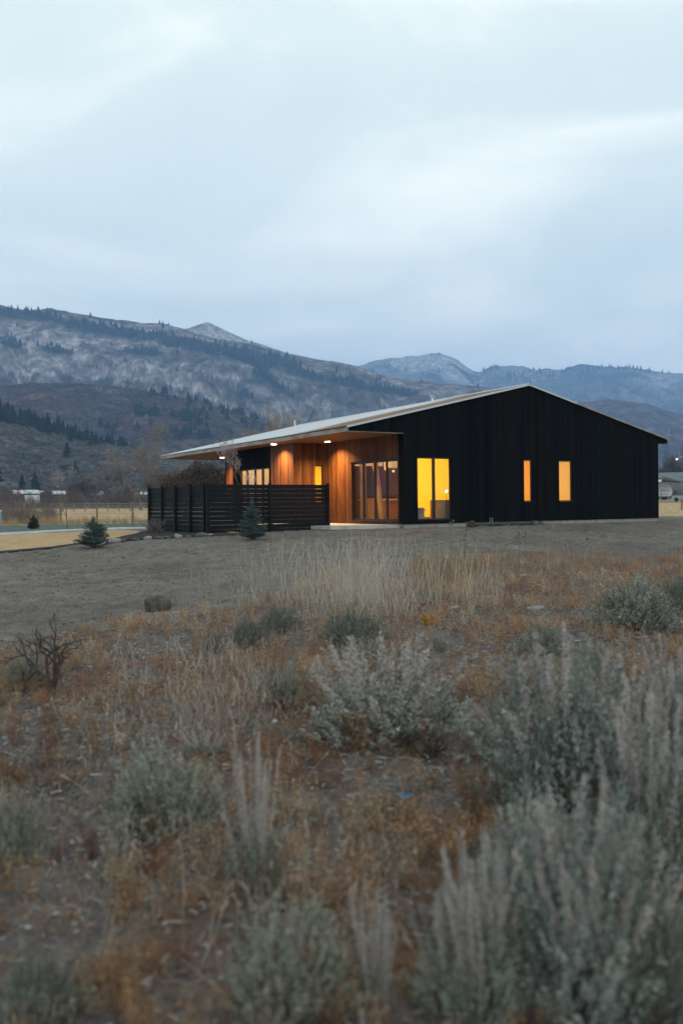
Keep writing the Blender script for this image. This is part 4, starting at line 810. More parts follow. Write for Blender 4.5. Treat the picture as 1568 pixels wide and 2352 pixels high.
tuft('tall_dry_grass', [(1090, 1385, 18, 12, 7), (1000, 1375, 8, 8, 3), (1140, 1400, 20, 10, 3), (1040, 1400, 30, 10, 4), (965, 1370, 10, 10, 2)], 8, (.45, .95), (.44, .37, .27), 22, 'yellow straw stems right of the straw clump', .1, .007, .14)
tuft('thin_dry_grass', [(495, 1385, 4, 4, 2), (435, 1395, 6, 4, 2), (560, 1390, 30, 8, 8), (630, 1380, 30, 8, 8)], 8, (.4, .8), (.30, .27, .235), 23, 'thin grey grass stems rising above the dirt edge', .06, .005)
tuft('thin_dry_grass', [(1380, 1310, 90, 14, 16), (1520, 1300, 40, 14, 8), (1250, 1320, 80, 14, 6)], 9, (.3, .6), (.26, .22, .19), 24, 'fine grey stems along the right end of the scrub', .1, .006)
tuft('thin_dry_grass', [(500, 1680, 60, 25, 26), (420, 1560, 90, 30, 20), (560, 1600, 60, 40, 14)], 9, (.18, .38), (.33, .28, .24), 25, 'pale fine grass between the rusty weeds', .12, .0035, .25)
tuft('thin_dry_grass', [(520, 2000, 120, 80, 16), (800, 2150, 150, 90, 12), (250, 1680, 100, 60, 16)], 8, (.12, .3), (.30, .26, .22), 26, 'pale bent grass in the lower foreground', .12, .0035, .4)
x, y, d, r = scatter_pts(26000, 2, 24, 27); k = r.random(len(x)) < scrub(x, y)*(.3+.7*sstep(-.2, .4, fbm(x*.5, y*.5, 12, 3))); x, y = x[k], y[k]; pal = np.array([(.30, .25, .20), (.22, .15, .10), (.36, .29, .2), (.2, .17, .155)])
grass('dry_ground_grass', x, y, gh(x, y), r.uniform(.06, .24, len(x)), pal[r.integers(0, 4, len(x))]*(.7+.6*r.random((len(x), 1))), r, 'short dry grass all over the scrub', .0035, .45, False)
# litter, twigs and pebbles
x, y, d, r = scatter_pts(150000, 1.6, 22, 28); k = r.random(len(x)) < scrub(x, y)*np.minimum(1, 9/d+.25); x, y = x[k], y[k]; n = len(x)
D = unit(np.stack([r.normal(size=n), r.normal(size=n), .25*r.normal(size=n)], -1))*r.uniform(.015, .075, (n, 1)); V, F = blades(np.stack([x, y, gh(x, y)+.008+.02*r.random(n)], -1), D, r.uniform(.003, .012, n), r, .7)
pal = np.array([(.29, .265, .25), (.17, .145, .13), (.32, .305, .295), (.08, .065, .058), (.21, .115, .07), (.24, .205, .185)]); cc = np.repeat(pal[r.integers(0, 6, n)]*(.7+.6*r.random((n, 1))), 4, 0)
tag(mobj('plant_litter', npmesh('plant_litter', V, F, M['veg'], cc)), 'bits of dead twig and leaf on the ground', 'litter', kind='stuff')
def ico(seed, sub=1, j=.18, flat=.6):
    import bmesh
    r = np.random.default_rng(seed); bm = bmesh.new(); bmesh.ops.create_icosphere(bm, subdivisions=sub, radius=1); V = np.array([v.co[:] for v in bm.verts]); F = np.array([[v.index for v in f.verts] for f in bm.faces]); bm.free()
    V = V*(1+j*fbm(V[:, 0]*1.3+seed, V[:, 1]*1.3, V[:, 2]*1.3, 3)[:, None]*2)*[1, r.uniform(.7, 1), flat]; return V, F
ip = [ico(s, 1) for s in range(4)]
def stones(name, x, y, s, c, r, mat, label, sink=.3, cat='stones'):
    parts = []; P = np.stack([x, y, gh(x, y)+s*(.6-sink)*.6], -1)
    for i, (Vp, Fp) in enumerate(ip): q = np.arange(len(x)) % 4 == i; parts.append(tile(Vp, Fp, P[q], s[q], r.random(q.sum())*6, c[q]))
    V, F, cc = gather(parts); return tag(mobj(name, npmesh(name, V, F, mat, cc)), label, cat, kind='stuff')
x, y, d, r = scatter_pts(5000, 1.8, 16, 29); k = r.random(len(x)) < scrub(x, y)*np.minimum(1, 5/d); x, y = x[k], y[k]; n = len(x)
pal = np.array([(.20, .185, .18), (.28, .26, .25), (.42, .40, .39), (.13, .115, .11)]); stones('pebbles', x, y, r.uniform(.004, .02, n)*(1+1.0*(r.random(n) < .04)), pal[r.choice(4, n, p=[.35, .3, .1, .25])], r, M['veg'], 'small pebbles in the scrub')
# thin stubble creeping on to the dirt
x, y, d, r = scatter_pts(16000, 8, 33, 44); e_ = scrub(x, y); k = (e_ < .5) & (y < -.9) & (r.random(len(x)) < .04+.5*sstep(.15, .6, fbm(x*.35, y*.35, 21, 4))+.5*(e_ > .02)); x, y = x[k], y[k]
grass('dirt_stubble', x, y, gh(x, y), r.uniform(.03, .13, len(x)), np.array([.22, .195, .165])*(.6+.8*r.random((len(x), 1))), r, 'thin dry stubble creeping over the graded dirt', .006, .7, False)
# clods over the graded dirt
r = np.random.default_rng(31); n = 130000; d = np.sqrt(r.uniform(9**2, 40**2, n)); a = YAW+r.uniform(-.62, .62, n); x = CAM[0]+np.sin(a)*d; y = CAM[1]+np.cos(a)*d
hx = (np.maximum(np.abs(x-6.8)-6.9, np.abs(y-9)-8.9) > .05); k = hx & (scrub(x, y) < .5) & (y < 9) & ((x > -9) | (y < -1.2)) & (r.random(n) < .35+.65*sstep(-.2, .4, fbm(x*.7, y*.7, 2, 3)))
k &= ~((x < -2) & (y > 1.2)) & ~((x < .1) & (x > -3) & (y > .2)); x, y = x[k], y[k]; n = len(x); pal = np.array([(.150, .128, .108), (.125, .105, .09), (.18, .156, .134), (.10, .086, .074)])
stones('dirt_clods', x, y, r.uniform(.008, .026, n)*(1+.9*(r.random(n) < .03)), pal[r.integers(0, 4, n)]*(.8+.4*r.random((n, 1))), r, M['veg'], 'clods of dry earth over the graded dirt', .35, 'dirt')
#@@TREES
# ------------------------------------------------------------------ trees
def tree_parts(seed, h, spread, trunk_frac=.25, depth=5, rad=None, twigw=.02, leaf=None, nleaf=0, leafs=.06, fork=3, up=.35, wob=.18):
    r = np.random.default_rng(seed); mb = MB(); TB = []; TD = []; tips = []
    rad = rad or h*.018
    def grow(p, d, L, rd, k):
        n = 4; P = [p]; dd = d
        for i in range(n): dd = unit(dd+(.25 if k == 0 else 1)*wob*r.normal(size=3)+[0, 0, .05]); P.append(P[-1]+dd*L/n)
        P = np.array(P)
        if k < depth-1: mb.tube(P, np.linspace(rd, rd*.62, n+1), 6 if k < 2 else 4)
        else: TB.extend(P[:-1]); TD.extend(np.diff(P, axis=0)); tips.extend(P[1:])
        if k >= depth: return
        for q in range(fork+(k > 1)):
            j = n if q == 0 else r.integers(2, n+1); a = r.random()*6.28; out = np.array([math.cos(a), math.sin(a), 0])
            nd = unit(dd*(.9 if q == 0 else .55)+out*spread*(.35 if q == 0 else .9)+[0, 0, up]); grow(P[j], nd, L*r.uniform(.6, .82) if k else (h*(1-trunk_frac))*.36*r.uniform(.8, 1.15), rd*(.68 if q == 0 else .5), k+1)
    grow(np.array([0, 0, -.1]), np.array([0, 0, 1.]), h*trunk_frac+.1, rad, 0)
    TB, TD, tips = np.array(TB), np.array(TD), np.array(tips); V, F = blades(TB, TD, np.full(len(TB), twigw), r, .6); c = np.full((len(V), 3), 1.)
    tw = [(V, F, c)]; lv = None
    if nleaf:
        i = r.integers(0, len(tips), nleaf); B = tips[i]+r.normal(size=(nleaf, 3))*leafs*1.3; D = unit(r.normal(size=(nleaf, 3)))*r.uniform(.6, 1.3, (nleaf, 1))*leafs; V, F = blades(B, D, r.uniform(.5, .9, nleaf)*leafs, r, .5); lv = (V, F, np.repeat(np.array(leaf)[r.integers(0, len(leaf), nleaf)]*(.7+.6*r.random((nleaf, 1))), 4, 0))
    return mb, tw, lv
def tree(name, loc, label, cat='tree', twc=(.16, .14, .13), bark='bark', group=None, protokey=None, scale=1, _cache={}, **k):
    if protokey is None or protokey not in _cache:
        mb, tw, lv = tree_parts(**k); V, F, c = gather(tw); parts = [mb.mesh('trunk', M[bark])]
        if lv: v2, f2, c2 = lv; V, F, c = gather([(V, F, c*np.array(twc)), lv])
        else: c = c*np.array(twc)
        parts.append(npmesh('crown', V, F, M['veg'], c)); _cache[protokey] = parts
    parts = _cache[protokey]; o = thing(name, label, cat, tuple(loc), random.random()*6, group); o.scale = (scale,)*3
    for me in parts: link(bpy.data.objects.new(me.name.split('.')[0], me), o)
    return o
# sapling with withered purplish leaves in front of the kitchen window
sp_ = gat(552, 37); 
tree('young_tree', sp_, 'slender young tree with pale purplish twigs rising above the black fence', 'tree', (.34, .31, .35), 'bark', seed=3, h=3.9, spread=.75, trunk_frac=.30, depth=6, rad=.03, twigw=.009, leaf=[(.36, .32, .37), (.28, .25, .29), (.42, .38, .42)], nleaf=420, leafs=.04, up=.6, fork=2)
tree('young_tree', gat(154, 45), 'small leafless tree on the green strip beside the path', 'tree', (.33, .29, .28), 'bark', seed=8, h=3.9, spread=.6, trunk_frac=.36, depth=5, rad=.04, twigw=.014, leaf=[(.33, .29, .27), (.25, .2, .18)], nleaf=260, leafs=.04, up=.7, fork=2)
tree('young_tree', gat(303, 52), 'thin bare sapling behind the lawn nearest the fence', 'tree', (.26, .20, .19), 'bark', seed=9, h=2.9, spread=.4, trunk_frac=.4, depth=4, rad=.022, twigw=.012, up=.9)
tree('cottonwood', gat(322, 150), 'big bare cottonwood left of the far roof tip', 'tree', (.21, .20, .19), 'bark', seed=14, h=15.0, spread=1.15, trunk_frac=.13, depth=6, twigw=.065, fork=3, up=.42, wob=.22)
tree('cottonwood', gat(262, 175), 'bare grey tree just left of the big cottonwood', 'tree', (.19, .17, .165), 'bark', seed=15, h=9.5, spread=.7, trunk_frac=.2, depth=6, twigw=.06, fork=3, up=.4)
tree('cottonwood', gat(640, 110), 'tall pale bare tree rising behind the roof', 'tree', (.27, .235, .20), 'bark', seed=17, h=12.6, spread=.5, trunk_frac=.25, depth=6, twigw=.035, fork=3, up=.7)
tree('cottonwood', gat(575, 120), 'bare twiggy tree behind the left part of the roof', 'tree', (.22, .20, .18), 'bark', seed=18, h=10.5, spread=.6, trunk_frac=.22, depth=6, twigw=.035, fork=3, up=.6)
br = [(.085, .055, .035), (.065, .045, .032), (.11, .062, .036), (.05, .042, .035)]
tree('leafy_tree', gat(478, 74), 'dark brown leafy tree under the eave behind the fence', 'tree', (.05, .04, .035), 'darkbark', seed=22, h=5.6, spread=1.0, trunk_frac=.12, depth=5, twigw=.03, leaf=br, nleaf=9000, leafs=.12, fork=4, up=.3)
tree('leafy_tree', gat(428, 80), 'dark brown leafy tree left of the one under the eave', 'tree', (.05, .04, .035), 'darkbark', seed=23, h=5.2, spread=1.0, trunk_frac=.12, depth=5, twigw=.03, leaf=br, nleaf=8000, leafs=.12, fork=4, up=.3)
tree('leafy_tree', gat(398, 120), 'rust coloured tree between the cottonwood and the fence', 'tree', (.10, .06, .045), 'darkbark', seed=24, h=5.2, spread=.8, trunk_frac=.14, depth=5, twigw=.05, leaf=[(.16, .085, .055), (.13, .075, .06), (.10, .07, .06)], nleaf=5000, leafs=.15, fork=4, up=.4)
for i, (u, dp, sc, lb) in enumerate([(-60, 190, 1, ''), (10, 230, .9, ''), (60, 260, .85, ''), (105, 240, .8, ''), (185, 210, 1.15, ''), (212, 230, 1.1, ''), (240, 250, 1, ''), (350, 200, 1.2, ''), (130, 280, 1, ''), (290, 240, 1.1, ''), (165, 300, 1.1, ''), (30, 300, .9, ''), (385, 180, 1, '')]):
    hl = ['bare bushy tree beyond the left edge', 'bare bushy tree behind the blue post', 'bare bushy tree behind the box trailer', 'bare bushy tree right of the box trailer', 'bare bushy tree left of the grey cottage', 'bare bushy tree in front of the grey cottage', 'bare bushy tree between the cottage and the big cottonwood', 'bare bushy tree behind the left end of the fence', 'far bare tree above the whitish shed', 'bare bushy tree low under the big cottonwood', 'farthest bare tree left of the grey cottage', 'farthest bare tree above the stop sign', 'bare bushy tree above the fence left of the rust coloured one'][i]
    tree('bare_tree', gat(u, dp), hl, 'tree', (.12, .105, .105), 'darkbark', 'bare trees at the foot of the hill', protokey='h%d' % (i % 3), scale=sc*.8, seed=40+i % 3, h=8, spread=.9, trunk_frac=.1, depth=5, twigw=.09, leaf=[(.13, .10, .10), (.10, .085, .085), (.15, .10, .085)], nleaf=2500, leafs=.16, fork=4, up=.35)
for i, (u, dp, sc) in enumerate([(1545, 260, 1.1), (1526, 270, .9), (1590, 255, 1.3), (1640, 250, 1)]):
    tree('bare_tree', gat(u, dp), ['bare tree above the green roofed building right of the house', 'shorter bare tree beside the house wall above the green roof', 'bare tree beyond the right edge', 'bare tree far beyond the right edge'][i], 'tree', (.14, .125, .12), 'darkbark', protokey='r%d' % (i % 2), scale=sc*1.0, seed=60+i % 2, h=12, spread=.7, trunk_frac=.2, depth=5, twigw=.09, leaf=[(.13, .11, .09)], nleaf=900, leafs=.16, fork=4, up=.5)
# spruces
def spruce(loc, h, seed, label, R=.42, col=(.072, .112, .108)):
    r = np.random.default_rng(seed); B = []; D = []; W_ = []; C_ = []; mb = MB(); mb.tube([(0, 0, -.05), (0, 0, h*.6), (0, 0, h)], [.028*h, .016*h, .003], 6); tw = MB()
    def needles(p, d, L, dens, nl):
        n = int(L*dens); t = r.random(n); q = p+d*(L*t)[:, None]; nd = unit(d*.7+unit(r.normal(size=(n, 3)))*.9)*nl*r.uniform(.7, 1.2, (n, 1)); B.append(q); D.append(nd); C_.append(np.repeat(np.array([col])*(.7+.7*r.random()), n, 0)*(.75+.5*r.random((n, 1))))
    nw = int(13+h*5)
    for k in range(nw):
        f = k/(nw-1); z = h*(.05+.87*f); Lb = (h*R*(1-f)**.7*.95+.03)*(1-.62*float(sstep(.62, .86, f)))*r.uniform(.85, 1.1)
        for j in range(int(7+5*(1-f))):
            a = r.random()*6.28; d = unit(np.array([math.cos(a), math.sin(a), .12+.55*f])); L = Lb*r.uniform(.7, 1.08); p = np.array([0, 0, z+r.normal()*.015]); e = p+d*L+[0, 0, L*.1]; tw.tube([p, e], [.004+.006*(1-f), .002], 4); dd = unit(e-p); needles(p+dd*L*.18, dd, L*.85, 230, .024)
            for m in range(int(2+L*12)):
                t = r.uniform(.25, .95); sd = 1 if r.random() < .5 else -1; pd = unit(dd*.75+np.array([-d[1], d[0], 0])*sd*.75+[0, 0, .08]); l2 = L*(1-t)*.7+.05; needles(p+dd*L*t, pd, l2, 230, .022)
    needles(np.array([0, 0, h*.8]), np.array([0, 0, 1.]), h*.2, 240, .02)
    B, D, c = np.concatenate(B), np.concatenate(D), np.concatenate(C_); V, F = blades(B, D, np.full(len(B), .0075), r, .5)
    o = thing('spruce', label, 'spruce', tuple(loc), 0, 'young blue spruces planted round the house'); mb.build('trunk', M['darkbark'], o); tw.build('branches', M['darkbark'], o); mobj('needles', npmesh('needles', V, F, sagem, np.repeat(c, 4, 0)), o); return o
spruce(gpt(216, 1260), .92, 1, 'young blue spruce beside the lawn edge, left of the fence', .62)
spruce(gpt(580, 1241), 1.32, 2, 'taller young blue spruce standing before the black fence', .37)
spruce(gat(77, 50), .85, 3, 'small dark spruce on the green strip at the far left', .5, (.022, .038, .034))
# ------------------------------------------------------------------ rocks and small things in the field
def rock(loc, sz, seed, label, mat='rock', group=None, name='rock', rot=0, j=.09, flat=.7, cat='rock'):
    V, F = ico(seed, 3, j, 1); V = np.sign(V)*np.abs(V)**.62; V = V*(1+.06*np.sin(V[:, [1]]*5+seed)); V = V*np.array(sz)/2; me = npmesh(name, V, F, M[mat], None, True); o = mobj(name, me); o.location = (loc[0], loc[1], loc[2]+sz[2]*.32); o.rotation_euler = (.15, -.1, rot); return tag(o, label, cat, group)
rock(gpt(362, 1404), (.40, .34, .30), 71, 'dark brown boulder on the dirt at the edge of the scrub', 'rock', name='boulder', j=.07)
for i, (u, v, w, lb) in enumerate([(1230, 1402, .36, 'long flat pale stone right of the straw grass'), (1200, 1325, .3, 'pale stone at the foot of the dry teasel'), (740, 1345, .42, 'pale flat stone at the top of the straw bank'), (400, 1410, .2, 'small pale stone right of the brown boulder'), (1040, 1400, .3, 'whitish stone under the yellow straw stems'), (868, 2150, .12, 'pinkish pale stone low in the foreground'), (1170, 1420, .16, 'small pale stone among the weeds'), (1525, 1690 + 50, .35, 'pale flat rock half hidden at the right edge'), (602, 2085, .10, 'round pale stone left of the thin plumes'), (1268, 1210, .28, 'grey rock beside the netting at the wall foot'), (460, 1530, .1, 'white stone among the rusty weeds'), (1010, 1405, .12, 'little stone by the straw stems')]):
    rock(gpt(u, v), (w*.75, w*.4, w*.2), 80+i, lb, 'palerock', 'loose stones')
for i in range(12):
    u = 262+i*25+random.uniform(-5, 5); v = np.interp(u, [236, 270, 340, 430, 500, 560], [1251, 1247, 1240, 1236, 1232, 1229]); w = random.uniform(.22, .42)
    rock(gpt(u, v), (w, w*.7, w*.4), 110+i, 'edging stone of the mulch bed, number %s from its left end' % 'one two three four five six seven eight nine ten eleven twelve'.split()[i], 'rock' if i % 3 else 'palerock', 'edging stones of the mulch bed', 'edging_stone', random.random()*3)
f = MB(); E_ = [gpt(u, v) for u, v in LA[:5]]; f.tube([p+[0, 0, .02] for p in E_], .05, 6); tag(f.build('lawn_edging', M['black']), 'dark edging strip along the front of the lawn', 'edging')
# bits in the scrub
def crumple(loc, s, mat, label, name, cat, seed, flat=.4):
    V, F = ico(seed, 3, .5, flat); me = npmesh(name, V*s, F, mat, None, False); o = mobj(name, me); o.location = (loc[0], loc[1], loc[2]+s*flat*.4); return tag(o, label, cat)
crumple(gpt(930, 1832), .038, noisy('blue_plastic', (.03, .13, .22), (.05, .2, .32), 9, .5), 'crumpled blue plastic litter in the scrub', 'plastic_litter', 'litter', 201, .35)
def clump(loc, s, cols, label, seed):
    r = np.random.default_rng(seed); parts = []; n = 60; P = unit(r.normal(size=(n, 3)))*[1, 1, .8]*r.random((n, 1))**.4*s+[0, 0, s*.6]
    B = np.repeat(P, 20, 0)+r.normal(size=(n*20, 3))*s*.12; V, F = blades(B, unit(r.normal(size=B.shape))*s*.18, np.full(len(B), s*.11), r, .5); c = np.repeat(np.array(cols)[r.integers(0, len(cols), len(B))]*(.7+.6*r.random((len(B), 1))), 4, 0); o = mobj('weed_clump', npmesh('weed_clump', V, F, M['veg'], c)); o.location = tuple(loc); return tag(o, label, 'weed')
clump(gpt(983, 1437), .10, [(.40, .20, .035), (.34, .17, .04), (.45, .24, .06)], 'bright orange weed clump below the yellow straw', 5)
clump(gpt(1082, 1212), .17, [(.16, .12, .09), (.10, .08, .065)], 'dry brown flower clump near the tall window', 6)
# dry stalks with seed heads
def teasel(loc, h, heads, seed, label, lean=(0, 0)):
    r = np.random.default_rng(seed); o = thing('dry_stalk', label, 'dry flower', tuple(loc)); mb = MB(); hb = MB(); top = np.array([lean[0], lean[1], h]); mid = top*.5+[r.normal()*.02, r.normal()*.02, 0]
    mb.tube([(0, 0, -.03), mid, top], [.009, .006, .004], 5); P = [top]
    for k in range(heads-1): t = r.uniform(.35, .95); p = top*t; e = p+np.array([r.normal()*.07, r.normal()*.07, r.uniform(.05, .14)]); mb.tube([p, e], [.003, .002], 4); P.append(e)
    for p in P: hb.sphere(p+np.array([0, 0, .01]), (.018, .018, .026), 8, 6)
    mb.build('stalk', M['bark'], o); hb.build('seed_head', M['bark'], o); return o
teasel(gpt(1062, 1345), 1.15, 11, 1, 'tall dark dry stalk with seed heads below the tall window', (.14, .05)); teasel(gpt(1192, 1308), 1.05, 9, 2, 'tall straight dry stalk with seed heads below the narrow window', (0, 0))
teasel(gpt(1345, 1300), .9, 5, 3, 'faint dry stalk before the right half of the gable wall', (.03, 0)); teasel(gpt(1035, 1260), .75, 4, 4, 'small dry stalk before the tall window', (-.02, 0)); teasel(gpt(1205, 1290), .8, 6, 5, 'shorter dry stalk beside the straight one', (.04, .02))
# netting and fittings at the wall foot
x_ = np.linspace(2.9, 6.6, 60); y_ = np.linspace(-.55, -.02, 12); X, Y = np.meshgrid(x_, y_, indexing='ij'); Z = gh(X, Y)+.03+.05*np.abs(fbm(X*4, Y*5, 2, 3))+.10*sstep(-.25, 0, Y)
V = np.stack([X, Y, Z], -1).reshape(-1, 3); i = np.arange(59)[:, None]*12; j = np.arange(11)[None]; F = np.stack([i+j, i+12+j, i+12+j+1, i+j+1], -1).reshape(-1, 4); tag(mobj('ground_netting', npmesh('ground_netting', V, F, noisy('teal_netting', (.02, .042, .042), (.045, .07, .068), 20, .8), None, True)), 'dark teal netting lying along the foot of the gable wall', 'netting')
t = thing('conduit_stub', 'pair of short pale pipes at the foot of the gable wall', 'pipe', (3.95, -.08, -.14)); 
for k in (0, .11): f = MB(); f.tube([(k, 0, 0), (k, 0, .3)], .022, 8); f.tube([(k, 0, .28), (k, 0, .31)], .03, 8); f.build('pipe', M['greywood'], t)
rock((5.6, -.75, float(gh(5.6, -.75))), (.3, .25, .2), 140, 'small dark rock among the netting', 'rock')
# ------------------------------------------------------------------ far fences and roadside
wf = thing('wire_fence', 'wire fence on four wooden posts at the edge of the dry field', 'fence'); PP = []
for u in (-150, -25, 57, 140, 223, 305, 390, 480):
    b = gat(u, 66); f = MB(); f.tube([b-[0, 0, .2], b+[0, 0, 1.62]], .075, 8); f.build('post', M['post'], wf); PP.append(b)
for z in (.3, .75, 1.2, 1.5): f = MB(); f.tube([p+[0, -.08, z] for p in PP], .007, 4); f.build('wire', M['greywood'], wf)
rf = thing('rail_fence', 'weathered grey rail fence across the far side of the dry field', 'fence'); QP = [gat(u, 137) for u in range(118, 560, 26)]
for q in QP: f = MB(); f.obox(q-[0, 0, .2], q+[0, 0, 1.35], .14, .14, (0, 1, 0)); f.build('post', M['greywood'], rf)
for z in (.5, .85, 1.2): f = MB(); [f.obox(a+[0, -.1, z], b+[0, -.1, z], .05, .13) for a, b in zip(QP[:-1], QP[1:])]; f.build('rail', M['greywood'], rf)
t = thing('blue_post', 'pale blue pipe post at the left edge', 'post', tuple(gat(2, 64))); f = MB(); f.tube([(0, 0, -.1), (0, 0, 1.05)], .07, 8); f.build('pipe', nmat('blue_paint', (.16, .30, .42), .5), t); f = MB(); f.sphere((0, 0, 1.05), .08, 8, 6); f.build('cap', M['trim'], t)
def facing(p): d = CAM-np.array(p); return math.atan2(d[1], d[0])+math.pi/2
# stop sign
b = gat(43, 205); t = thing('stop_sign', 'red stop sign with a green street plate on top at the far left', 'sign', tuple(b), facing(b)); f = MB(); f.tube([(0, 0, 0), (0, 0, 3.75)], .05, 6); f.build('pole', M['greywood'], t)
a = np.arange(8)*math.pi/4+math.pi/8; red = nmat('sign_red', (.55, .02, .03), .4)
f = MB(); f.prism([(.50*math.cos(q), 3.0+.50*math.sin(q)) for q in a], 1, -.09, -.07); f.build('plate_border', M['white'], t)
f = MB(); f.prism([(.465*math.cos(q), 3.0+.465*math.sin(q)) for q in a], 1, -.10, -.088); f.build('plate', red, t)
def text(s, size, loc, mat, parent, rot=(math.pi/2, 0, 0), name='lettering', ext=.004):
    c = bpy.data.curves.new('t', 'FONT'); c.body = s; c.size = size; c.align_x = 'CENTER'; c.align_y = 'CENTER'; c.extrude = ext; o = bpy.data.objects.new('t', c); link(o); bpy.context.view_layer.update()
    me = bpy.data.meshes.new_from_object(o.evaluated_get(bpy.context.evaluated_depsgraph_get())); bpy.data.objects.remove(o); me.materials.clear(); me.materials.append(mat); q = mobj(name, me, parent); q.location = loc; q.rotation_euler = rot; return q
text('STOP', .36, (0, -.108, 3.0), M['white'], t)
f = MB(); f.box((-.55, -.02, 3.55), (.55, .0, 3.85)); f.build('street_plate', nmat('sign_green', (.02, .25, .12), .4), t)
# white box trailer and parked things by the road
def box_trailer(u, dp, L, H, Wd, label):
    b = gat(u, dp); t = thing('box_trailer', label, 'trailer', tuple(b), facing(b)-.25); f = MB(); f.box((-L/2, 0, .75), (L/2, Wd, .75+H)); f.build('body', nmat('pale_panel', (.62, .68, .72), .5), t)
    f = MB(); f.box((-L/2-.03, -.03, .75+H), (L/2+.03, Wd+.03, .82+H)); f.build('roof', M['white'], t); f = MB(); f.box((-L/2+.1, .1, .5), (L/2-.1, Wd-.1, .748)); f.build('chassis', M['black'], t)
    for x in (-.35, .45): f = MB(); f.tube([(x, .0, .36), (x, .24, .36)], .36, 14); f.build('wheel', M['black'], t)
    f = MB(); f.box((-L/2+.25, -.02, .85), (-L/2+.28, -.003, .6+H)); f.build('door_seam', M['greywood'], t); return t
box_trailer(72, 172, 2.3, 1.75, 2.2, 'pale blue white box trailer parked beside the stop sign')
def shed(u, dp, L, H, D, rise, label, wallc, roofc, rz=0, name='low_building', wins=3):
    b = gat(u, dp); t = thing(name, label, 'building', tuple(b-[0, 0, .1]), facing(b)+rz); f = MB(); f.box((-L/2, 0, 0), (L/2, D, H)); f.build('wall', noisy(name+'_wall', wallc, tuple(x*1.15 for x in wallc), 1), t)
    f = MB(); f.prism([(-.35, H-.02), (D/2, H+rise), (D+.35, H-.02), (D/2, H+.06)], 0, -L/2-.4, L/2+.4); f.build('roof', noisy(name+'_roof', roofc, tuple(x*1.2 for x in roofc), 1), t)
    f = MB(); f.prism([(.01, H+.001), (D/2, H+rise-.12), (D-.01, H+.001)], 0, -L/2+.02, L/2-.02); f.build('gable_end', M['greywood'], t)
    for k in range(wins): x = -L/2+L*(k+.5)/wins; f = MB(); f.box((x-.5, -.03, 1.0), (x+.5, -.004, 2.0)); f.build('window', M['black'], t)
    return t
shed(20, 235, 16, 3.1, 6, 1.1, 'long low building with a pale roof behind the stop sign', (.14, .12, .12), (.55, .60, .64), .15)
shed(118, 250, 7, 3.0, 6, 1.0, 'small low shed with a whitish roof right of the box trailer', (.10, .10, .11), (.45, .48, .5), -.1, 'shed', 1)
shed(212, 240, 6, 2.6, 5, 1.2, 'grey cottage half hidden by bare trees', (.13, .13, .14), (.17, .17, .18), .2, 'cottage', 2)
shed(338, 290, 7, 2.8, 5, .9, 'far shed with pale roof behind the big cottonwood', (.12, .115, .12), (.5, .53, .56), 0, 'far_shed', 2)
# pale parked car
b = gat(213, 185); t = thing('parked_car', 'pale parked car with white roof beyond the rail fence', 'car', tuple(b), facing(b)); f = MB(); f.prism([(-2.1, .4), (2.1, .4), (2.15, .85), (1.2, .95), (-2.05, .95)], 1, 0, 1.7); f.build('body', nmat('car_paint', (.35, .38, .4), .35), t)
f = MB(); f.prism([(-1.7, .95), (1.2, .95), (.6, 1.42), (-1.3, 1.42)], 1, .12, 1.58); f.build('cabin', M['black'], t); f = MB(); f.box((-1.3, .12, 1.421), (.6, 1.58, 1.47)); f.build('roof', M['white'], t)
for x in (-1.3, 1.3): f = MB(); f.tube([(x, -.05, .34), (x, .2, .34)], .34, 14); f.build('wheel', M['black'], t)
# dry brush by the road at the left
def weedbank(name, u0, u1, d0, d1, n, hr, cols, seed, label):
    r = np.random.default_rng(seed); u = r.uniform(u0, u1, n); dp = r.uniform(d0, d1, n); P = np.array([gat(a, b) for a, b in zip(u, dp)]); s = r.uniform(*hr, n); c = np.array(cols)[r.integers(0, len(cols), n)]*(.8+.4*r.random((n, 1))); parts = []
    for i, (Vp, Fp) in enumerate(wprot): q = np.arange(n) % 4 == i; parts.append(tile(Vp, Fp, P[q], s[q]*4, r.random(q.sum())*6, c[q])); 
    V, F, cc = gather(parts); return tag(mobj(name, npmesh(name, V, F, M['veg'], cc)), label, 'weeds', kind='stuff')
weedbank('roadside_brush', -250, 125, 66, 84, 420, (.8, 1.5), [(.17, .14, .125), (.13, .11, .105), (.22, .18, .15), (.15, .12, .12)], 301, 'tall dead brush behind the wire fence on the left')
weedbank('field_grass', -250, 640, 63, 66, 500, (.3, .55), [(.40, .29, .17), (.36, .26, .16)], 302, 'dry grass tufts along the wire fence')
weedbank('hedge_brush', -300, 420, 160, 200, 520, (1.6, 3.2), [(.10, .085, .085), (.13, .10, .095), (.085, .08, .085), (.16, .11, .09)], 303, 'grey brown brush along the far road')
weedbank('hedge_brush', 1480, 1800, 185, 215, 160, (1.2, 2.0), [(.13, .12, .11), (.10, .09, .085)], 304, 'grey brush behind the caravan on the right')
x, y, d, r = scatter_pts(9000, 62, 150, 33); k = (y > 10); x, y = x[k], y[k]; c = np.array([.40, .29, .18])*(.8+.4*r.random((len(x), 1)))
grass('field_stubble', x, y, gh(x, y), r.uniform(.1, .3, len(x)), c, r, 'pale stubble over the dry field', .03, .3, False)
# small dry shrub beside the fence corner
dead_shrub(gat(352, 32.5), 15, .5, .75, 14, 'grey bare shrub in the mulch at the left end of the fence', mat=M['bark'], up=1.4)
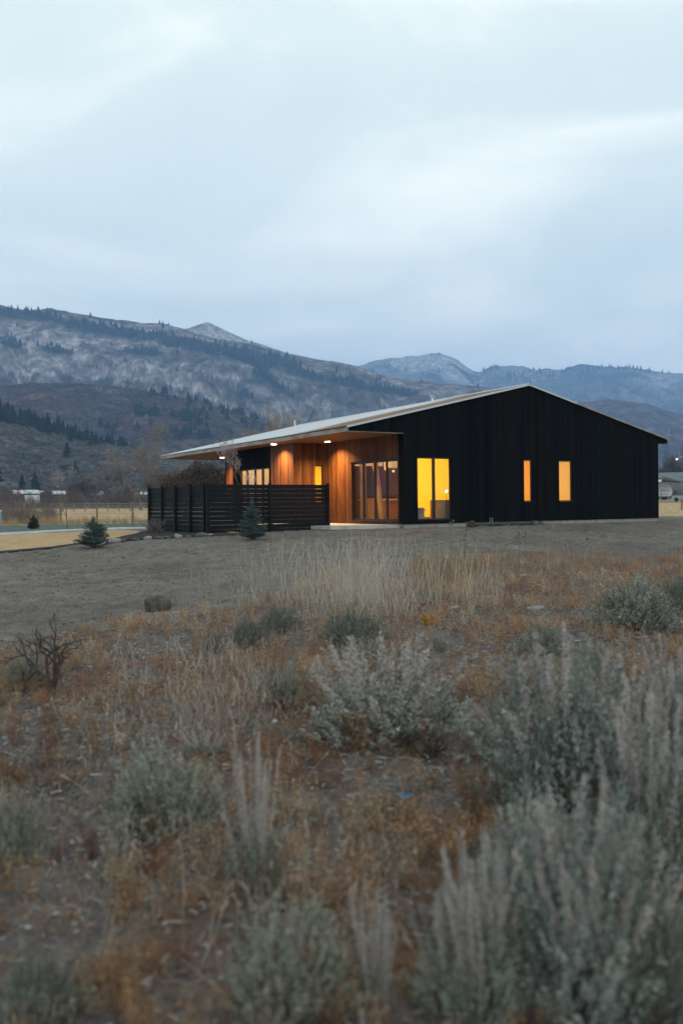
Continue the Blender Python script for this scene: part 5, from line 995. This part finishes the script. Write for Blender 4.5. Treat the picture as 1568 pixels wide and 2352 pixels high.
# ------------------------------------------------------------------ right edge: caravan, carport, building, lamp
b = gat(1520, 163); th_ = facing(b)
t = thing('caravan', 'white camper trailer with a bulging front parked right of the house', 'camper', tuple(b), th_+.0)
f = MB(); pr = [(-7, .95), (1.05, .95), (1.55, 1.15), (1.75, 1.75), (1.6, 2.5), (1.25, 3.05), (.8, 3.3), (-7, 3.35)]; f.prism(pr, 1, 0, 2.4); f.build('body', nmat('caravan_white', (.78, .85, .90), .4), t, False)
f = MB(); f.box((-7, -.012, 1.3), (1.2, -.003, 1.36)); f.box((-6.9, -.012, .97), (1.0, -.003, 1.06)); f.build('stripe', nmat('stripe_blue', (.10, .16, .22), .4), t)
f = MB()
for k in range(4): x = -.3+k*.32; f.obox((x, -.01, 2.05), (x+.22, -.01, 2.35-.05*k), .02, .05+.03*(k % 2), (0, 0, 1))
f.tube([(-.5, -.012, 2.02), (0, -.012, 1.96), (.9, -.012, 2.08), (1.25, -.012, 2.18)], .02, 4); f.build('emblem', nmat('emblem_dark', (.05, .07, .09), .4), t)
f = MB(); f.box((-.15, .2, .35), (.85, 2.0, .94)); f.build('hitch_box', M['black'], t)
for x in (-3.2, -2.3): f = MB(); f.tube([(x, -.02, .4), (x, .28, .4)], .4, 14); f.build('wheel', M['black'], t)
f = MB(); f.tube([(1.3, .4, 0), (1.3, .4, .96)], .05, 6); f.build('landing_leg', M['greywood'], t)
b2 = gat(1518, 158); t = thing('carport', 'metal carport with a white curved roof over the caravan', 'carport', tuple(b2), facing(b2))
f = MB(); f.prism([(-9, 4.55), (-.2, 4.6), (.55, 4.35), (.05, 3.9), (-.05, 3.65), (-9, 3.6)], 1, -.6, -.5); f.build('front_panel', nmat('carport_white', (.70, .74, .77), .5), t)
f = MB(); f.prism([(-9, 4.62), (.6, 4.62), (3.4, 3.75), (3.35, 3.6), (.4, 4.45), (-9, 4.5)], 1, -.6, 8); f.build('roof', noisy('carport_roof', (.13, .15, .15), (.18, .2, .2), 1), t)
for x in (-.1, 3.2): f = MB(); f.box((x, -.55, 0), (x+.1, -.45, 3.62)); f.build('leg', M['greywood'], t)
shed(1575, 215, 30, 4.4, 12, 2.2, 'long building with a grey green roof behind the carport', (.15, .16, .16), (.10, .13, .125), 0, 'barn', 6)
b = gat(1556, 162.5); t = thing('pickup_truck', 'dark vehicle with pale hood beside the caravan', 'truck', tuple(b), facing(b)); f = MB(); f.prism([(-1.2, .5), (4.0, .5), (4.0, 1.1), (-1.0, 1.15)], 1, 0, 1.9); f.build('body', nmat('truck_paint', (.40, .46, .50), .35), t)
f = MB(); f.prism([(.4, 1.15), (3.2, 1.15), (2.8, 1.9), (1.0, 1.9)], 1, .1, 1.8); f.build('cabin', M['black'], t)
for x in (-.3, 3.1): f = MB(); f.tube([(x, -.05, .4), (x, .25, .4)], .4, 14); f.build('wheel', M['black'], t)
b = gat(1564.5, 95); t = thing('fence_post', 'wooden post at the right edge before the caravan', 'post', tuple(b)); f = MB(); f.tube([(0, 0, -.2), (0, 0, 1.15)], .09, 8); f.build('shaft', M['post'], t); f = MB(); f.tube([(0, 0, 1.15), (0, 0, 1.19)], [.09, .03], 8); f.build('top', M['post'], t)
b = gat(1567, 150); t = thing('utility_pole', 'thin grey pole at the right edge', 'pole', tuple(b)); f = MB(); f.tube([(0, 0, 0), (0, 0, 4.6)], .06, 6); f.build('shaft', M['greywood'], t); f = MB(); f.box((-.9, -.03, 4.3), (.9, .03, 4.38)); f.build('crossbar', M['greywood'], t)
b = gat(1580, 150); t = thing('street_lamp', 'lit street lamp on a curved arm above the green roof', 'street lamp', tuple(b), facing(b)); f = MB(); f.tube([(0, 0, 0), (0, 0, 7.2)], .08, 8); f.build('pole', M['greywood'], t)
f = MB(); f.tube([(0, 0, 7.2), (-.3, 0, 7.75), (-.9, 0, 7.95), (-1.5, 0, 7.7)], .05, 6); f.build('arm', M['trim'], t); f = MB(); f.sphere((-1.75, 0, 7.55), (.3, .15, .12), 10, 6); f.build('head', M['trim'], t)
f = MB(); f.sphere((-1.8, -.02, 7.42), (.11, .08, .08), 10, 6); f.build('bulb', nmat('street_bulb', (1, 1, 1), .5, emit=(1, .9, .75), estr=7), t)
